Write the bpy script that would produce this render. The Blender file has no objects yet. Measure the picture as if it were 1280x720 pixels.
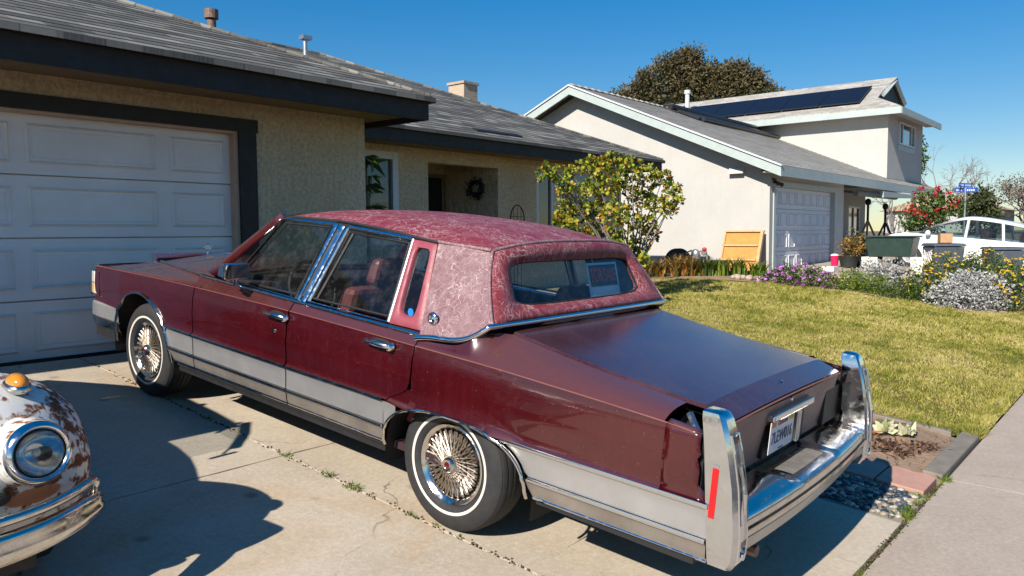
import bpy, math, random
import numpy as np
from mathutils import Vector, Matrix
R=math.radians
random.seed(7); RNG=np.random.default_rng(11)
scn=bpy.context.scene
COL=scn.collection
# ------------------------------------------------------------------ helpers
OFF={}
class MB:
    def __init__(s): s.v=[];s.f=[];s.m=[]
    def add(s,vs,fs,mi=0):
        b=len(s.v); s.v.extend([tuple(map(float,p)) for p in vs]); s.f.extend([tuple(b+i for i in f) for f in fs]); s.m.extend([mi]*len(fs)); return s
    def box(s,a,b,mi=0):
        x0,y0,z0=a;x1,y1,z1=b
        s.add([(x0,y0,z0),(x1,y0,z0),(x1,y1,z0),(x0,y1,z0),(x0,y0,z1),(x1,y0,z1),(x1,y1,z1),(x0,y1,z1)],
              [(0,3,2,1),(4,5,6,7),(0,1,5,4),(1,2,6,5),(2,3,7,6),(3,0,4,7)],mi); return s
    def hexa(s,p,mi=0):   # 8 points: bottom 4 ccw, top 4 ccw
        s.add(p,[(0,3,2,1),(4,5,6,7),(0,1,5,4),(1,2,6,5),(2,3,7,6),(3,0,4,7)],mi); return s
    def prism(s,poly,d,mi=0):  # poly 3d points, extrude by vector d
        n=len(poly);q=[(p[0]+d[0],p[1]+d[1],p[2]+d[2]) for p in poly]
        s.add(list(poly)+q,[tuple(range(n))[::-1],tuple(range(n,2*n))]+[(i,(i+1)%n,n+(i+1)%n,n+i) for i in range(n)],mi); return s
    def poly(s,p,mi=0): s.add(p,[tuple(range(len(p)))],mi); return s
    def grid(s,rows,mi=0,closed=False):
        nr=len(rows);nc=len(rows[0]);vs=[p for r in rows for p in r];fs=[]
        for i in range(nr-1):
            for j in range(nc if closed else nc-1):
                k=(j+1)%nc
                fs.append((i*nc+j,i*nc+k,(i+1)*nc+k,(i+1)*nc+j))
        s.add(vs,fs,mi); return s
    def tube(s,pts,r,n=8,mi=0,closed=False,cap=True,sc=(1,1),up=None):
        pts=[Vector(p) for p in pts];N=len(pts);rows=[];pu=None
        for i,p in enumerate(pts):
            if closed: t=(pts[(i+1)%N]-pts[i-1])
            else: t=(pts[min(i+1,N-1)]-pts[max(i-1,0)])
            t=t.normalized() if t.length>1e-9 else Vector((0,0,1))
            if up is not None: u=Vector(up)
            elif pu is None: u=Vector((0,0,1)) if abs(t.z)<.9 else Vector((1,0,0))
            else: u=pu
            u=(u-t*u.dot(t)).normalized();pu=u;w=t.cross(u)
            rr=r[i] if isinstance(r,(list,tuple)) else r
            rows.append([p+(u*math.sin(2*math.pi*k/n)*sc[1]+w*math.cos(2*math.pi*k/n)*sc[0])*rr for k in range(n)])
        if closed: rows.append(rows[0])
        s.grid(rows,mi,closed=True)
        if cap and not closed:
            b=len(s.v)-len(rows)*n
            s.f.append(tuple(b+k for k in range(n))[::-1]);s.m.append(mi)
            b=len(s.v)-n
            s.f.append(tuple(b+k for k in range(n)));s.m.append(mi)
        return s
    def lathe(s,prof,o=(0,0,0),ax='x',n=48,mi=0,cap=False):
        # prof: (axial, radius)
        rows=[]
        for a,r in prof:
            row=[]
            for k in range(n):
                c,d=r*math.cos(2*math.pi*k/n),r*math.sin(2*math.pi*k/n)
                if ax=='x': p=(o[0]+a,o[1]+c,o[2]+d)
                elif ax=='y': p=(o[0]+c,o[1]+a,o[2]+d)
                else: p=(o[0]+c,o[1]+d,o[2]+a)
                row.append(p)
            rows.append(row)
        s.grid(rows,mi,closed=True)
        if cap:
            b=len(s.v)-n; s.f.append(tuple(b+k for k in range(n)));s.m.append(mi)
            b=len(s.v)-len(rows)*n; s.f.append(tuple(b+k for k in range(n))[::-1]);s.m.append(mi)
        return s
    def ellip(s,c,r,nu=16,nv=10,mi=0):
        rows=[]
        for i in range(nv+1):
            t=math.pi*i/nv
            rows.append([(c[0]+r[0]*math.sin(t)*math.cos(2*math.pi*k/nu),c[1]+r[1]*math.sin(t)*math.sin(2*math.pi*k/nu),c[2]+r[2]*math.cos(t)) for k in range(nu)])
        s.grid(rows,mi,closed=True);return s
    def mirror_x(s):
        b=len(s.v);s.v+= [(-x,y,z) for x,y,z in s.v];s.f+=[tuple(b+i for i in f[::-1]) for f in s.f];s.m+=s.m;return s
    def build(s,name,mat,parent=None,smooth=None,label=None,bevel=0,solid=0,frame=None):
        me=bpy.data.meshes.new(name)
        off=frame if frame is not None else (OFF.get(parent.name,(0,0,0)) if parent else (0,0,0))
        off=tuple(off)
        me.from_pydata([(x-off[0],y-off[1],z-off[2]) for x,y,z in s.v],[],s.f)
        mats=mat if isinstance(mat,(list,tuple)) else [mat]
        for m in mats: me.materials.append(m)
        if len(mats)>1: me.polygons.foreach_set('material_index',s.m)
        me.validate()
        import bmesh
        if bevel or smooth is not None:
            bm=bmesh.new();bm.from_mesh(me);bmesh.ops.remove_doubles(bm,verts=bm.verts,dist=1e-5);bm.to_mesh(me);bm.free()
        if smooth is not None:
            me.shade_smooth()
            if smooth<179:
                me.set_sharp_from_angle(angle=R(smooth))
        me.update()
        o=bpy.data.objects.new(name,me);COL.objects.link(o)
        if parent: o.parent=parent; OFF[o.name]=off
        else:
            o.location=off; OFF[o.name]=off
        if label: o['label']=label
        if solid:
            md=o.modifiers.new('thick','SOLIDIFY');md.thickness=solid;md.offset=-1
        if bevel:
            md=o.modifiers.new('bev','BEVEL');md.width=bevel;md.segments=2;md.limit_method='ANGLE';md.angle_limit=R(35)
        return o
def tag(o,label=None,cat=None,group=None,kind=None):
    if label:o['label']=label
    if cat:o['category']=cat
    if group:o['group']=group
    if kind:o['kind']=kind
    return o
def empty(name,loc=(0,0,0),rot=None,label=None,cat=None,group=None):
    o=bpy.data.objects.new(name,None);COL.objects.link(o);o.location=loc;o.empty_display_size=.1
    if rot:
        o.rotation_euler=rot; OFF[o.name]=(0,0,0)     # children in local coordinates
    else: OFF[o.name]=tuple(loc)
    return tag(o,label,cat,group)
def copy_tree(o,parent=None):
    c=o.copy();COL.objects.link(c)
    if parent is not None:c.parent=parent
    OFF[c.name]=OFF.get(o.name,(0,0,0))
    for ch in list(o.children):copy_tree(ch,c)
    return c
def raw_mesh(name,V,F,mat,parent=None,smooth=False,off=(0,0,0)):
    """V (n,3) array, F (m,4) or (m,3) index array"""
    me=bpy.data.meshes.new(name);V=np.asarray(V,np.float32)-np.asarray(off,np.float32);F=np.asarray(F,np.int32)
    k=F.shape[1];me.vertices.add(len(V));me.vertices.foreach_set('co',V.ravel())
    me.loops.add(F.size);me.loops.foreach_set('vertex_index',F.ravel())
    me.polygons.add(len(F));me.polygons.foreach_set('loop_start',np.arange(0,F.size,k,dtype=np.int32))
    me.update(calc_edges=True)
    me.materials.append(mat)
    if smooth: me.shade_smooth()
    o=bpy.data.objects.new(name,me);COL.objects.link(o)
    if parent:o.parent=parent;OFF[o.name]=off
    else:o.location=off
    return o
def text_mesh(txt,size,mat,name,parent,M,ext=.001,scx=1.,align='CENTER',shear=0,fit=None):
    cu=bpy.data.curves.new(name,'FONT');cu.body=txt;cu.size=size;cu.extrude=ext;cu.align_x=align;cu.align_y='CENTER';cu.shear=shear;cu.offset=size*.006
    t=bpy.data.objects.new('t',cu);COL.objects.link(t)
    bpy.context.view_layer.update()
    dg=bpy.context.evaluated_depsgraph_get()
    me=bpy.data.meshes.new_from_object(t.evaluated_get(dg));bpy.data.objects.remove(t)
    if fit:
        w_=max(v.co.x for v in me.vertices)-min(v.co.x for v in me.vertices);scx=fit/w_
    me.transform(M@Matrix.Diagonal((scx,1,1,1)))
    me.materials.clear();me.materials.append(mat);me.name=name
    o=bpy.data.objects.new(name,me);COL.objects.link(o)
    if parent:o.parent=parent
    return o
def lerp(a,b,t):return a+(b-a)*t
def pl(x,pts):   # piecewise linear, pts sorted by first
    if x<=pts[0][0]:return pts[0][1]
    for (a,b),(c,d) in zip(pts,pts[1:]):
        if x<=c:return lerp(b,d,(x-a)/(c-a))
    return pts[-1][1]
def sp(x,pts):   # smooth piecewise
    if x<=pts[0][0]:return pts[0][1]
    if x>=pts[-1][0]:return pts[-1][1]
    n=len(pts)
    for i in range(n-1):
        if x<=pts[i+1][0]:
            x0,y0=pts[i];x1,y1=pts[i+1];h=x1-x0;t=(x-x0)/h
            m0=(pts[i+1][1]-pts[max(i-1,0)][1])/(pts[i+1][0]-pts[max(i-1,0)][0])
            m1=(pts[min(i+2,n-1)][1]-pts[i][1])/(pts[min(i+2,n-1)][0]-pts[i][0])
            return (2*t**3-3*t**2+1)*y0+(t**3-2*t**2+t)*h*m0+(-2*t**3+3*t**2)*y1+(t**3-t**2)*h*m1
def frange(a,b,n):return [a+(b-a)*i/(n-1) for i in range(n)]
def g(x,y):
    if y<-3.35: z=-.2086-.02
    elif y<-1.7: z=-.17561+.02*(y+1.7)
    elif y<4.46: z=.1033*y
    else: z=.4607
    return z+.02*max(0,min(x,60)-8)
# ------------------------------------------------------------------ materials
class NM:
    def __init__(s,name):
        s.mat=bpy.data.materials.new(name);s.mat.use_nodes=True;s.nt=s.mat.node_tree;s.nt.nodes.clear()
        s.out=s.n('ShaderNodeOutputMaterial')
    def n(s,t,**k):
        o=s.nt.nodes.new(t)
        for a,b in k.items():
            if hasattr(o,a) and a not in('inputs',):
                setattr(o,a,b)
        return o
    def l(s,a,b):s.nt.links.new(a,b)
    def pos(s,scale=(1,1,1),obj=True,rot=(0,0,0),loc=(0,0,0)):
        tc=s.n('ShaderNodeTexCoord');mp=s.n('ShaderNodeMapping');mp.inputs['Scale'].default_value=scale;mp.inputs['Rotation'].default_value=rot;mp.inputs['Location'].default_value=loc
        if obj: s.l(tc.outputs['Object'],mp.inputs[0])
        else:
            ge=s.n('ShaderNodeNewGeometry');s.l(ge.outputs['Position'],mp.inputs[0])
        return mp.outputs[0]
    def noise(s,vec,scale,detail=4,rough=.6,dist=0):
        t=s.n('ShaderNodeTexNoise');t.inputs['Scale'].default_value=scale;t.inputs['Detail'].default_value=detail;t.inputs['Roughness'].default_value=rough;t.inputs['Distortion'].default_value=dist
        s.l(vec,t.inputs['Vector']);return t.outputs['Fac']
    def ramp(s,fac,stops,interp='LINEAR'):
        r=s.n('ShaderNodeValToRGB');cr=r.color_ramp;cr.interpolation=interp
        while len(cr.elements)<len(stops):cr.elements.new(.5)
        for e,(p,c) in zip(cr.elements,stops):
            e.position=p;e.color=(c,c,c,1) if isinstance(c,(int,float)) else (*c,1)
        s.l(fac,r.inputs[0]);return r.outputs[0]
    def mix(s,fac,a,b,mode='MIX'):
        m=s.n('ShaderNodeMix',data_type='RGBA',blend_type=mode)
        for i,v in ((0,fac),(6,a),(7,b)):
            if isinstance(v,(int,float)):m.inputs[i].default_value=v if i==0 else (v,v,v,1)
            elif isinstance(v,tuple):m.inputs[i].default_value=(*v,1)
            else:s.l(v,m.inputs[i])
        return m.outputs[2]
    def math(s,op,a,b=None,c=None,clamp=False):
        m=s.n('ShaderNodeMath',operation=op);m.use_clamp=clamp
        for i,v in enumerate((a,b,c)):
            if v is None:continue
            if isinstance(v,(int,float)):m.inputs[i].default_value=v
            else:s.l(v,m.inputs[i])
        return m.outputs[0]
    def bump(s,h,strength=.3,dist=.01,normal=None):
        b=s.n('ShaderNodeBump');b.inputs['Strength'].default_value=strength;b.inputs['Distance'].default_value=dist;s.l(h,b.inputs['Height'])
        if normal is not None:s.l(normal,b.inputs['Normal'])
        return b.outputs[0]
    def bsdf(s,color,rough=.6,metal=0,normal=None,coat=0,coat_rough=.05,spec=.5,subs=0,trans=0):
        p=s.n('ShaderNodeBsdfPrincipled')
        def put(nm,v):
            if isinstance(v,tuple):p.inputs[nm].default_value=(*v,1)
            elif isinstance(v,(int,float)):p.inputs[nm].default_value=v
            else:s.l(v,p.inputs[nm])
        put('Base Color',color);put('Roughness',rough);put('Metallic',metal);put('Coat Weight',coat);put('Coat Roughness',coat_rough);put('Specular IOR Level',spec);put('Transmission Weight',trans)
        if normal is not None:s.l(normal,p.inputs['Normal'])
        s.p=p;s.l(p.outputs[0],s.out.inputs[0]);return s.mat
def simple(name,c,rough=.6,metal=0,var=.12,scale=8,bump=0,bscale=60,bdist=.004,coat=0,spec=.5):
    m=NM(name);v=m.pos()
    n=m.noise(v,scale,5,.65)
    c1=tuple(max(0,x*(1-var)) for x in c);c2=tuple(min(1,x*(1+var)) for x in c)
    col=m.ramp(n,[(.3,c1),(.7,c2)])
    nn=m.bump(m.noise(v,bscale,4),bump,bdist) if bump else None
    rr=m.ramp(m.noise(v,scale*2.3,4),[(.3,max(0,rough-.08)),(.7,min(1,rough+.08))])
    return m.bsdf(col,rr,metal,nn,coat,spec=spec)
MT={}
def M_(n):return MT[n]
# body paint, dusty
def paint():
    m=NM('maroon_paint');v=m.pos();vs=m.pos(scale=(3,3,.35))
    n=m.noise(v,1.6,6,.6);n2=m.noise(v,30,5,.7);st=m.noise(vs,9,5,.7)
    base=m.ramp(n,[(.35,(.036,.0014,.0030)),(.65,(.052,.0024,.0048))])
    dust=m.math('MULTIPLY',m.ramp(st,[(.45,0.),(.75,1.)]),m.ramp(n2,[(.3,.3),(.8,1.)]))
    ge=m.n('ShaderNodeNewGeometry');sx=m.n('ShaderNodeSeparateXYZ');m.l(ge.outputs['Normal'],sx.inputs[0])
    up=m.math('MULTIPLY',m.ramp(sx.outputs[2],[(.25,0.),(.9,1.)]),.27)
    d=m.math('ADD',m.math('MULTIPLY',dust,.055),up,clamp=True)
    sc=m.ramp(m.noise(v,95,2,.5),[(.70,0.),(.76,1.)])
    d=m.math('MAXIMUM',d,m.math('MULTIPLY',sc,.35))
    col=m.mix(d,base,(.24,.12,.11))
    rr=m.math('ADD',m.math('MULTIPLY',d,.5),.22,clamp=True)
    nb=m.bump(m.noise(v,2.2,2,.4),.08,.02)
    return m.bsdf(col,rr,0,nb,coat=1.,coat_rough=.03)
def lid_paint():
    m=NM('dusty_lid_paint');v=m.pos();vs=m.pos(scale=(6,.5,1))
    st=m.noise(vs,7,7,.8);n2=m.noise(v,55,4,.75);n3=m.noise(v,1.6,6,.7,.5)
    vo=m.n('ShaderNodeTexVoronoi');vo.inputs['Scale'].default_value=55;m.l(v,vo.inputs['Vector'])
    drop=m.ramp(vo.outputs['Distance'],[(.05,.8),(.16,0.)])
    d=m.math('MULTIPLY',m.ramp(st,[(.3,0.2),(.75,1.)]),m.ramp(n2,[(.25,.35),(.75,1.)]))
    d=m.math('MULTIPLY',d,m.ramp(n3,[(.35,.05),(.65,.6)]))
    d=m.math('MAXIMUM',d,m.math('MULTIPLY',drop,.5))
    col=m.mix(d,(.024,.003,.006),(.17,.09,.09))
    rr=m.math('ADD',m.math('MULTIPLY',d,.5),.10,clamp=True)
    gr=m.noise(v,160,3,.8);col=m.mix(m.ramp(gr,[(.42,0.),(.66,.4)]),col,(.13,.07,.08))
    nb=m.bump(m.math('ADD',n2,gr),.2,.002)
    return m.bsdf(col,rr,0,nb,coat=.7,coat_rough=.16,spec=.35)
def vinyl(name,top):
    m=NM(name);v=m.pos(scale=(1,1,1))
    w=m.n('ShaderNodeTexNoise');w.inputs['Scale'].default_value=7;w.inputs['Detail'].default_value=5;m.l(v,w.inputs['Vector'])
    add=m.n('ShaderNodeVectorMath',operation='MULTIPLY_ADD');add.inputs[1].default_value=(.16,.16,.16);m.l(w.outputs['Color'],add.inputs[0]);m.l(v,add.inputs[2])
    mp=m.n('ShaderNodeMapping');mp.inputs['Scale'].default_value=(2.2,.8,1) if top else (1.5,1.3,2.);m.l(add.outputs[0],mp.inputs[0])
    cr=None
    for sc,wd in ((6.,.016),(13.,.034),(30.,.05)):
        vo=m.n('ShaderNodeTexVoronoi');vo.feature='DISTANCE_TO_EDGE';vo.inputs['Scale'].default_value=sc;m.l(mp.outputs[0],vo.inputs['Vector'])
        e=m.ramp(vo.outputs['Distance'],[(wd*.2,1.),(wd,0.)])
        msk=m.ramp(m.noise(v,sc*.45,3,.6,.5),[(.45,0.),(.62,1.)]) if sc>8 else m.ramp(m.noise(v,3.1,3),[(.38,.15),(.6,1.)])
        e=m.math('MULTIPLY',e,msk)
        cr=e if cr is None else m.math('MAXIMUM',cr,e)
    n=m.noise(v,2.2,6,.65);n2=m.noise(m.pos(scale=(3.2,.6,1)) if top else v,6 if top else 16,6,.75)
    if top: base=m.ramp(n2,[(.36,(.17,.010,.018)),(.52,(.20,.020,.032)),(.70,(.24,.07,.085))])
    else: base=m.ramp(n2,[(.3,(.14,.055,.068)),(.5,(.20,.11,.12)),(.7,(.27,.175,.18))])
    base=m.mix(m.ramp(n,[(.4,0.),(.65,.18 if top else .25)]),base,(.24,.11,.12) if top else (.24,.15,.16))
    sp_=m.noise(v,170,3,.7)
    base=m.mix(m.ramp(sp_,[(.5,0.),(.72,.16 if top else .3)]),base,(.40,.28,.28))
    col=m.mix(m.math('MULTIPLY',cr,.7),base,(.56,.43,.42))
    h=m.math('SUBTRACT',m.math('MULTIPLY',n2,.3),cr)
    nb=m.bump(h,.35,.004)
    return m.bsdf(col,.5,0,nb,spec=.35)
def chrome(name='chrome',c=(.72,.73,.75),r=.07,dirt=.15):
    m=NM(name);v=m.pos();n=m.noise(v,26,5,.7)
    f=m.ramp(n,[(.45,0.),(.8,1.)])
    col=m.mix(m.math('MULTIPLY',f,dirt),c,(.35,.27,.2))
    rr=m.math('ADD',m.math('MULTIPLY',f,.3),r)
    nb=m.bump(m.noise(v,3.,3,.5),.03,.01)
    return m.bsdf(col,rr,1.,nb)
def glass(name,tint=(.55,.66,.62),r=.02):
    m=NM(name)
    tr=m.n('ShaderNodeBsdfTransparent');tr.inputs[0].default_value=(*tint,1)
    gl=m.n('ShaderNodeBsdfGlossy');gl.inputs['Roughness'].default_value=r
    fr=m.n('ShaderNodeLayerWeight');fr.inputs[0].default_value=.5
    du=m.n('ShaderNodeBsdfDiffuse');du.inputs[0].default_value=(.5,.5,.48,1)
    v=m.pos();dm=m.ramp(m.noise(v,14,5,.7),[(.45,.008),(.85,.07)])
    mx=m.n('ShaderNodeMixShader');m.l(dm,mx.inputs[0]);m.l(tr.outputs[0],mx.inputs[1]);m.l(du.outputs[0],mx.inputs[2])
    m2=m.n('ShaderNodeMixShader');f=m.math('ADD',m.math('MULTIPLY',m.math('POWER',fr.outputs['Facing'],4.5),.95),.055,clamp=True);m.l(f,m2.inputs[0]);m.l(mx.outputs[0],m2.inputs[1]);m.l(gl.outputs[0],m2.inputs[2])
    m.l(m2.outputs[0],m.out.inputs[0]);return m.mat
def stucco(name,c,c2,bs=45,bstr=.6,mottle=1.5,bd=.012):
    m=NM(name);v=m.pos(obj=False)
    n=m.noise(v,mottle,6,.65);n2=m.noise(v,bs,5,.75)
    col=m.ramp(n,[(.3,c),(.7,c2)])
    col=m.mix(m.ramp(n2,[(.40,.42 if bs<30 else .12),(.58,0.)]),col,tuple(x*.4 for x in c))
    stv=m.noise(m.pos(obj=False,scale=(5,5,.35)),2.2,5,.7);col=m.mix(m.ramp(stv,[(.5,0.),(.78,.35 if bs<30 else .07)]),col,tuple(x*.5 for x in c))
    vo=m.n('ShaderNodeTexVoronoi');vo.inputs['Scale'].default_value=bs*.55;m.l(v,vo.inputs['Vector'])
    h=m.math('ADD',n2,m.math('MULTIPLY',vo.outputs['Distance'],.8))
    return m.bsdf(col,.95,0,m.bump(h,bstr,bd),spec=.15)
def shingles(name,c1,c2,c3,axis,row=.14,width=.33,bd=.02):
    m=NM(name);ge=m.n('ShaderNodeNewGeometry');sx=m.n('ShaderNodeSeparateXYZ');m.l(ge.outputs['Position'],sx.inputs[0])
    cb=m.n('ShaderNodeCombineXYZ')
    if axis=='x': m.l(sx.outputs[0],cb.inputs[0]);m.l(sx.outputs[1],cb.inputs[1])
    else: m.l(sx.outputs[1],cb.inputs[0]);m.l(sx.outputs[0],cb.inputs[1])
    br=m.n('ShaderNodeTexBrick');br.offset=.37;br.squash=1;br.inputs['Scale'].default_value=1
    br.inputs['Brick Width'].default_value=width;br.inputs['Row Height'].default_value=row;br.inputs['Mortar Size'].default_value=.006;br.inputs['Mortar Smooth'].default_value=.3
    br.inputs['Color1'].default_value=(0,0,0,1);br.inputs['Color2'].default_value=(1,1,1,1);br.inputs['Mortar'].default_value=(.3,.3,.3,1)
    m.l(cb.outputs[0],br.inputs['Vector'])
    b2=m.n('ShaderNodeTexBrick');b2.offset=.61;b2.inputs['Scale'].default_value=1
    b2.inputs['Brick Width'].default_value=width*2.1;b2.inputs['Row Height'].default_value=row;b2.inputs['Mortar Size'].default_value=0
    b2.inputs['Color1'].default_value=(0,0,0,1);b2.inputs['Color2'].default_value=(1,1,1,1);m.l(cb.outputs[0],b2.inputs['Vector'])
    t=m.mix(.5,br.outputs['Color'],b2.outputs['Color'])
    col=m.ramp(t,[(.08,c1),(.5,c2),(.92,c3)])
    n=m.noise(cb.outputs[0],60,4,.8);col=m.mix(m.ramp(n,[(.4,.0),(.7,.4)]),col,c3)
    y=sx.outputs[1] if axis=='x' else sx.outputs[0]
    saw=m.math('FRACT',m.math('DIVIDE',y,row))
    sgn=-1.
    h=m.math('SUBTRACT',m.math('MULTIPLY',m.math('SUBTRACT',1.,saw),.8),m.math('MULTIPLY',br.outputs['Fac'],.6))
    h=m.math('ADD',h,m.math('MULTIPLY',t,.5))
    return m.bsdf(col,.92,0,m.bump(h,.9,bd),spec=.2)
def concrete(name,c,c2,stain=(.45,.27,.12),sf=.35,scale=1.3,crackf=0):
    m=NM(name);v=m.pos(obj=False)
    n=m.noise(v,scale,7,.7,.4);n2=m.noise(v,90,4,.8);n3=m.noise(v,.9,5,.65,.6)
    col=m.ramp(n,[(.28,c),(.72,c2)])
    col=m.mix(m.ramp(n3,[(.54,0.),(.74,sf)]),col,stain)
    col=m.mix(m.ramp(n2,[(.25,.35),(.5,0.)]),col,tuple(x*.55 for x in c))
    dk=m.noise(m.pos(obj=False,loc=(3,7,0)),2.7,6,.75,.2)
    col=m.mix(m.ramp(dk,[(.58,0.),(.8,.45)]),col,tuple(x*.5 for x in c))
    n5=m.noise(v,38,5,.75);col=m.mix(m.ramp(n5,[(.3,.30),(.55,0.)]),col,tuple(x*.5 for x in c));col=m.mix(m.ramp(n5,[(.55,0.),(.75,.3)]),col,tuple(min(1,x*1.45) for x in c2))
    wv=m.n('ShaderNodeTexNoise');wv.inputs['Scale'].default_value=1.4;wv.inputs['Detail'].default_value=6;m.l(v,wv.inputs['Vector'])
    ad=m.n('ShaderNodeVectorMath',operation='MULTIPLY_ADD');ad.inputs[1].default_value=(.8,.8,0);m.l(wv.outputs['Color'],ad.inputs[0]);m.l(v,ad.inputs[2])
    vo=m.n('ShaderNodeTexVoronoi');vo.feature='DISTANCE_TO_EDGE';vo.inputs['Scale'].default_value=.55;m.l(ad.outputs[0],vo.inputs['Vector'])
    ck=m.math('MULTIPLY',m.ramp(vo.outputs['Distance'],[(.0012,1.),(.004,0.)]),m.ramp(m.noise(v,.7,2),[(.5,0.),(.56,.7)]))
    col=m.mix(ck,col,(.06,.045,.03))
    sp2=m.n('ShaderNodeTexVoronoi');sp2.inputs['Scale'].default_value=2.3;m.l(v,sp2.inputs['Vector'])
    dr=m.math('MULTIPLY',m.ramp(sp2.outputs['Distance'],[(.05,.55),(.12,0.)]),m.ramp(m.noise(v,.8,2),[(.5,0.),(.6,1.)]))
    col=m.mix(dr,col,(.15,.11,.07))
    return m.bsdf(col,.9,0,m.bump(m.math('ADD',m.math('ADD',n2,n5),n),.4,.004),spec=.25)
def leafmat(name,cols,scale=9,rough=.5,trans=.25,detail=2):
    m=NM(name);v=m.pos();n=m.noise(v,scale,detail,.8)
    k=len(cols);st=[(.28+.44*i/(k-1),c) for i,c in enumerate(cols)]
    ge=m.n('ShaderNodeNewGeometry')
    f=m.math('ADD',m.math('MULTIPLY',n,.55),m.math('MULTIPLY',ge.outputs['Random Per Island'],.45)) 
    col=m.ramp(f,st)
    p=m.n('ShaderNodeBsdfPrincipled');m.l(col,p.inputs['Base Color']);p.inputs['Roughness'].default_value=rough;p.inputs['Specular IOR Level'].default_value=.35
    t=m.n('ShaderNodeBsdfTranslucent');m.l(col,t.inputs[0]);mx=m.n('ShaderNodeMixShader');mx.inputs[0].default_value=trans
    m.l(p.outputs[0],mx.inputs[1]);m.l(t.outputs[0],mx.inputs[2]);m.l(mx.outputs[0],m.out.inputs[0]);return m.mat
def rusty():
    m=NM('white_paint_with_rust');v=m.pos()
    n=m.noise(v,21,6,.55,.3);n2=m.noise(v,3.2,4,.6);n4=m.noise(v,60,4,.7)
    sx=m.n('ShaderNodeSeparateXYZ');m.l(v,sx.inputs[0])
    side=m.ramp(sx.outputs[0],[(.0,0.),(1.,1.)])
    thr=m.math('ADD',n,m.math('MULTIPLY',m.math('SUBTRACT',n2,.5),.28))
    ex=m.n('ShaderNodeMapRange');ex.inputs['From Min'].default_value=.44;ex.inputs['From Max'].default_value=.80;ex.inputs['To Max'].default_value=.095;m.l(sx.outputs[0],ex.inputs['Value'])
    thr=m.math('ADD',thr,ex.outputs[0])
    sb=m.n('ShaderNodeVectorMath',operation='SUBTRACT');m.l(v,sb.inputs[0]);sb.inputs[1].default_value=(.50,.24,.475)
    sm=m.n('ShaderNodeVectorMath',operation='MULTIPLY');m.l(sb.outputs[0],sm.inputs[0]);sm.inputs[1].default_value=(.75,.4,2.6)
    ln=m.n('ShaderNodeVectorMath',operation='LENGTH');m.l(sm.outputs[0],ln.inputs[0])
    prm=m.ramp(m.math('ADD',ln.outputs['Value'],m.math('MULTIPLY',m.math('SUBTRACT',n,.5),.06)),[(.075,1.),(.085,0.)])
    f=m.ramp(thr,[(.53,0.),(.60,1.)])
    edge=m.ramp(thr,[(.49,0.),(.545,.55)])
    wh=m.mix(m.ramp(m.noise(v,18,5,.7),[(.4,0.),(.8,.35)]),(.74,.72,.68),(.55,.49,.41))
    wh=m.mix(edge,wh,(.42,.28,.18))
    ru=m.ramp(n4,[(.3,(.085,.026,.011)),(.55,(.18,.062,.024)),(.75,(.32,.14,.06))])
    col=m.mix(f,wh,ru);col=m.mix(prm,col,(.50,.19,.085))
    rr=m.ramp(f,[(0.,.38),(1.,.85)])
    return m.bsdf(col,rr,0,m.bump(m.math('SUBTRACT',n4,m.math('MULTIPLY',f,1.5)),.25,.002),spec=.4)
def brickmat(name,c1,c2,mo,sc=(1,1,1),bw=.2,rh=.075,axis='xz'):
    m=NM(name);ge=m.n('ShaderNodeNewGeometry');sx=m.n('ShaderNodeSeparateXYZ');m.l(ge.outputs['Position'],sx.inputs[0])
    cb=m.n('ShaderNodeCombineXYZ');m.l(m.math('ADD',sx.outputs[0],sx.outputs[1]),cb.inputs[0]);m.l(sx.outputs[2],cb.inputs[1])
    br=m.n('ShaderNodeTexBrick');br.inputs['Scale'].default_value=1;br.inputs['Brick Width'].default_value=bw;br.inputs['Row Height'].default_value=rh;br.inputs['Mortar Size'].default_value=.008
    for a,b in (('Color1',c1),('Color2',c2),('Mortar',mo)):br.inputs[a].default_value=(*b,1)
    m.l(cb.outputs[0],br.inputs['Vector'])
    return m.bsdf(br.outputs['Color'],.9,0,m.bump(m.math('SUBTRACT',1.,br.outputs['Fac']),.5,.01))
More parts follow.
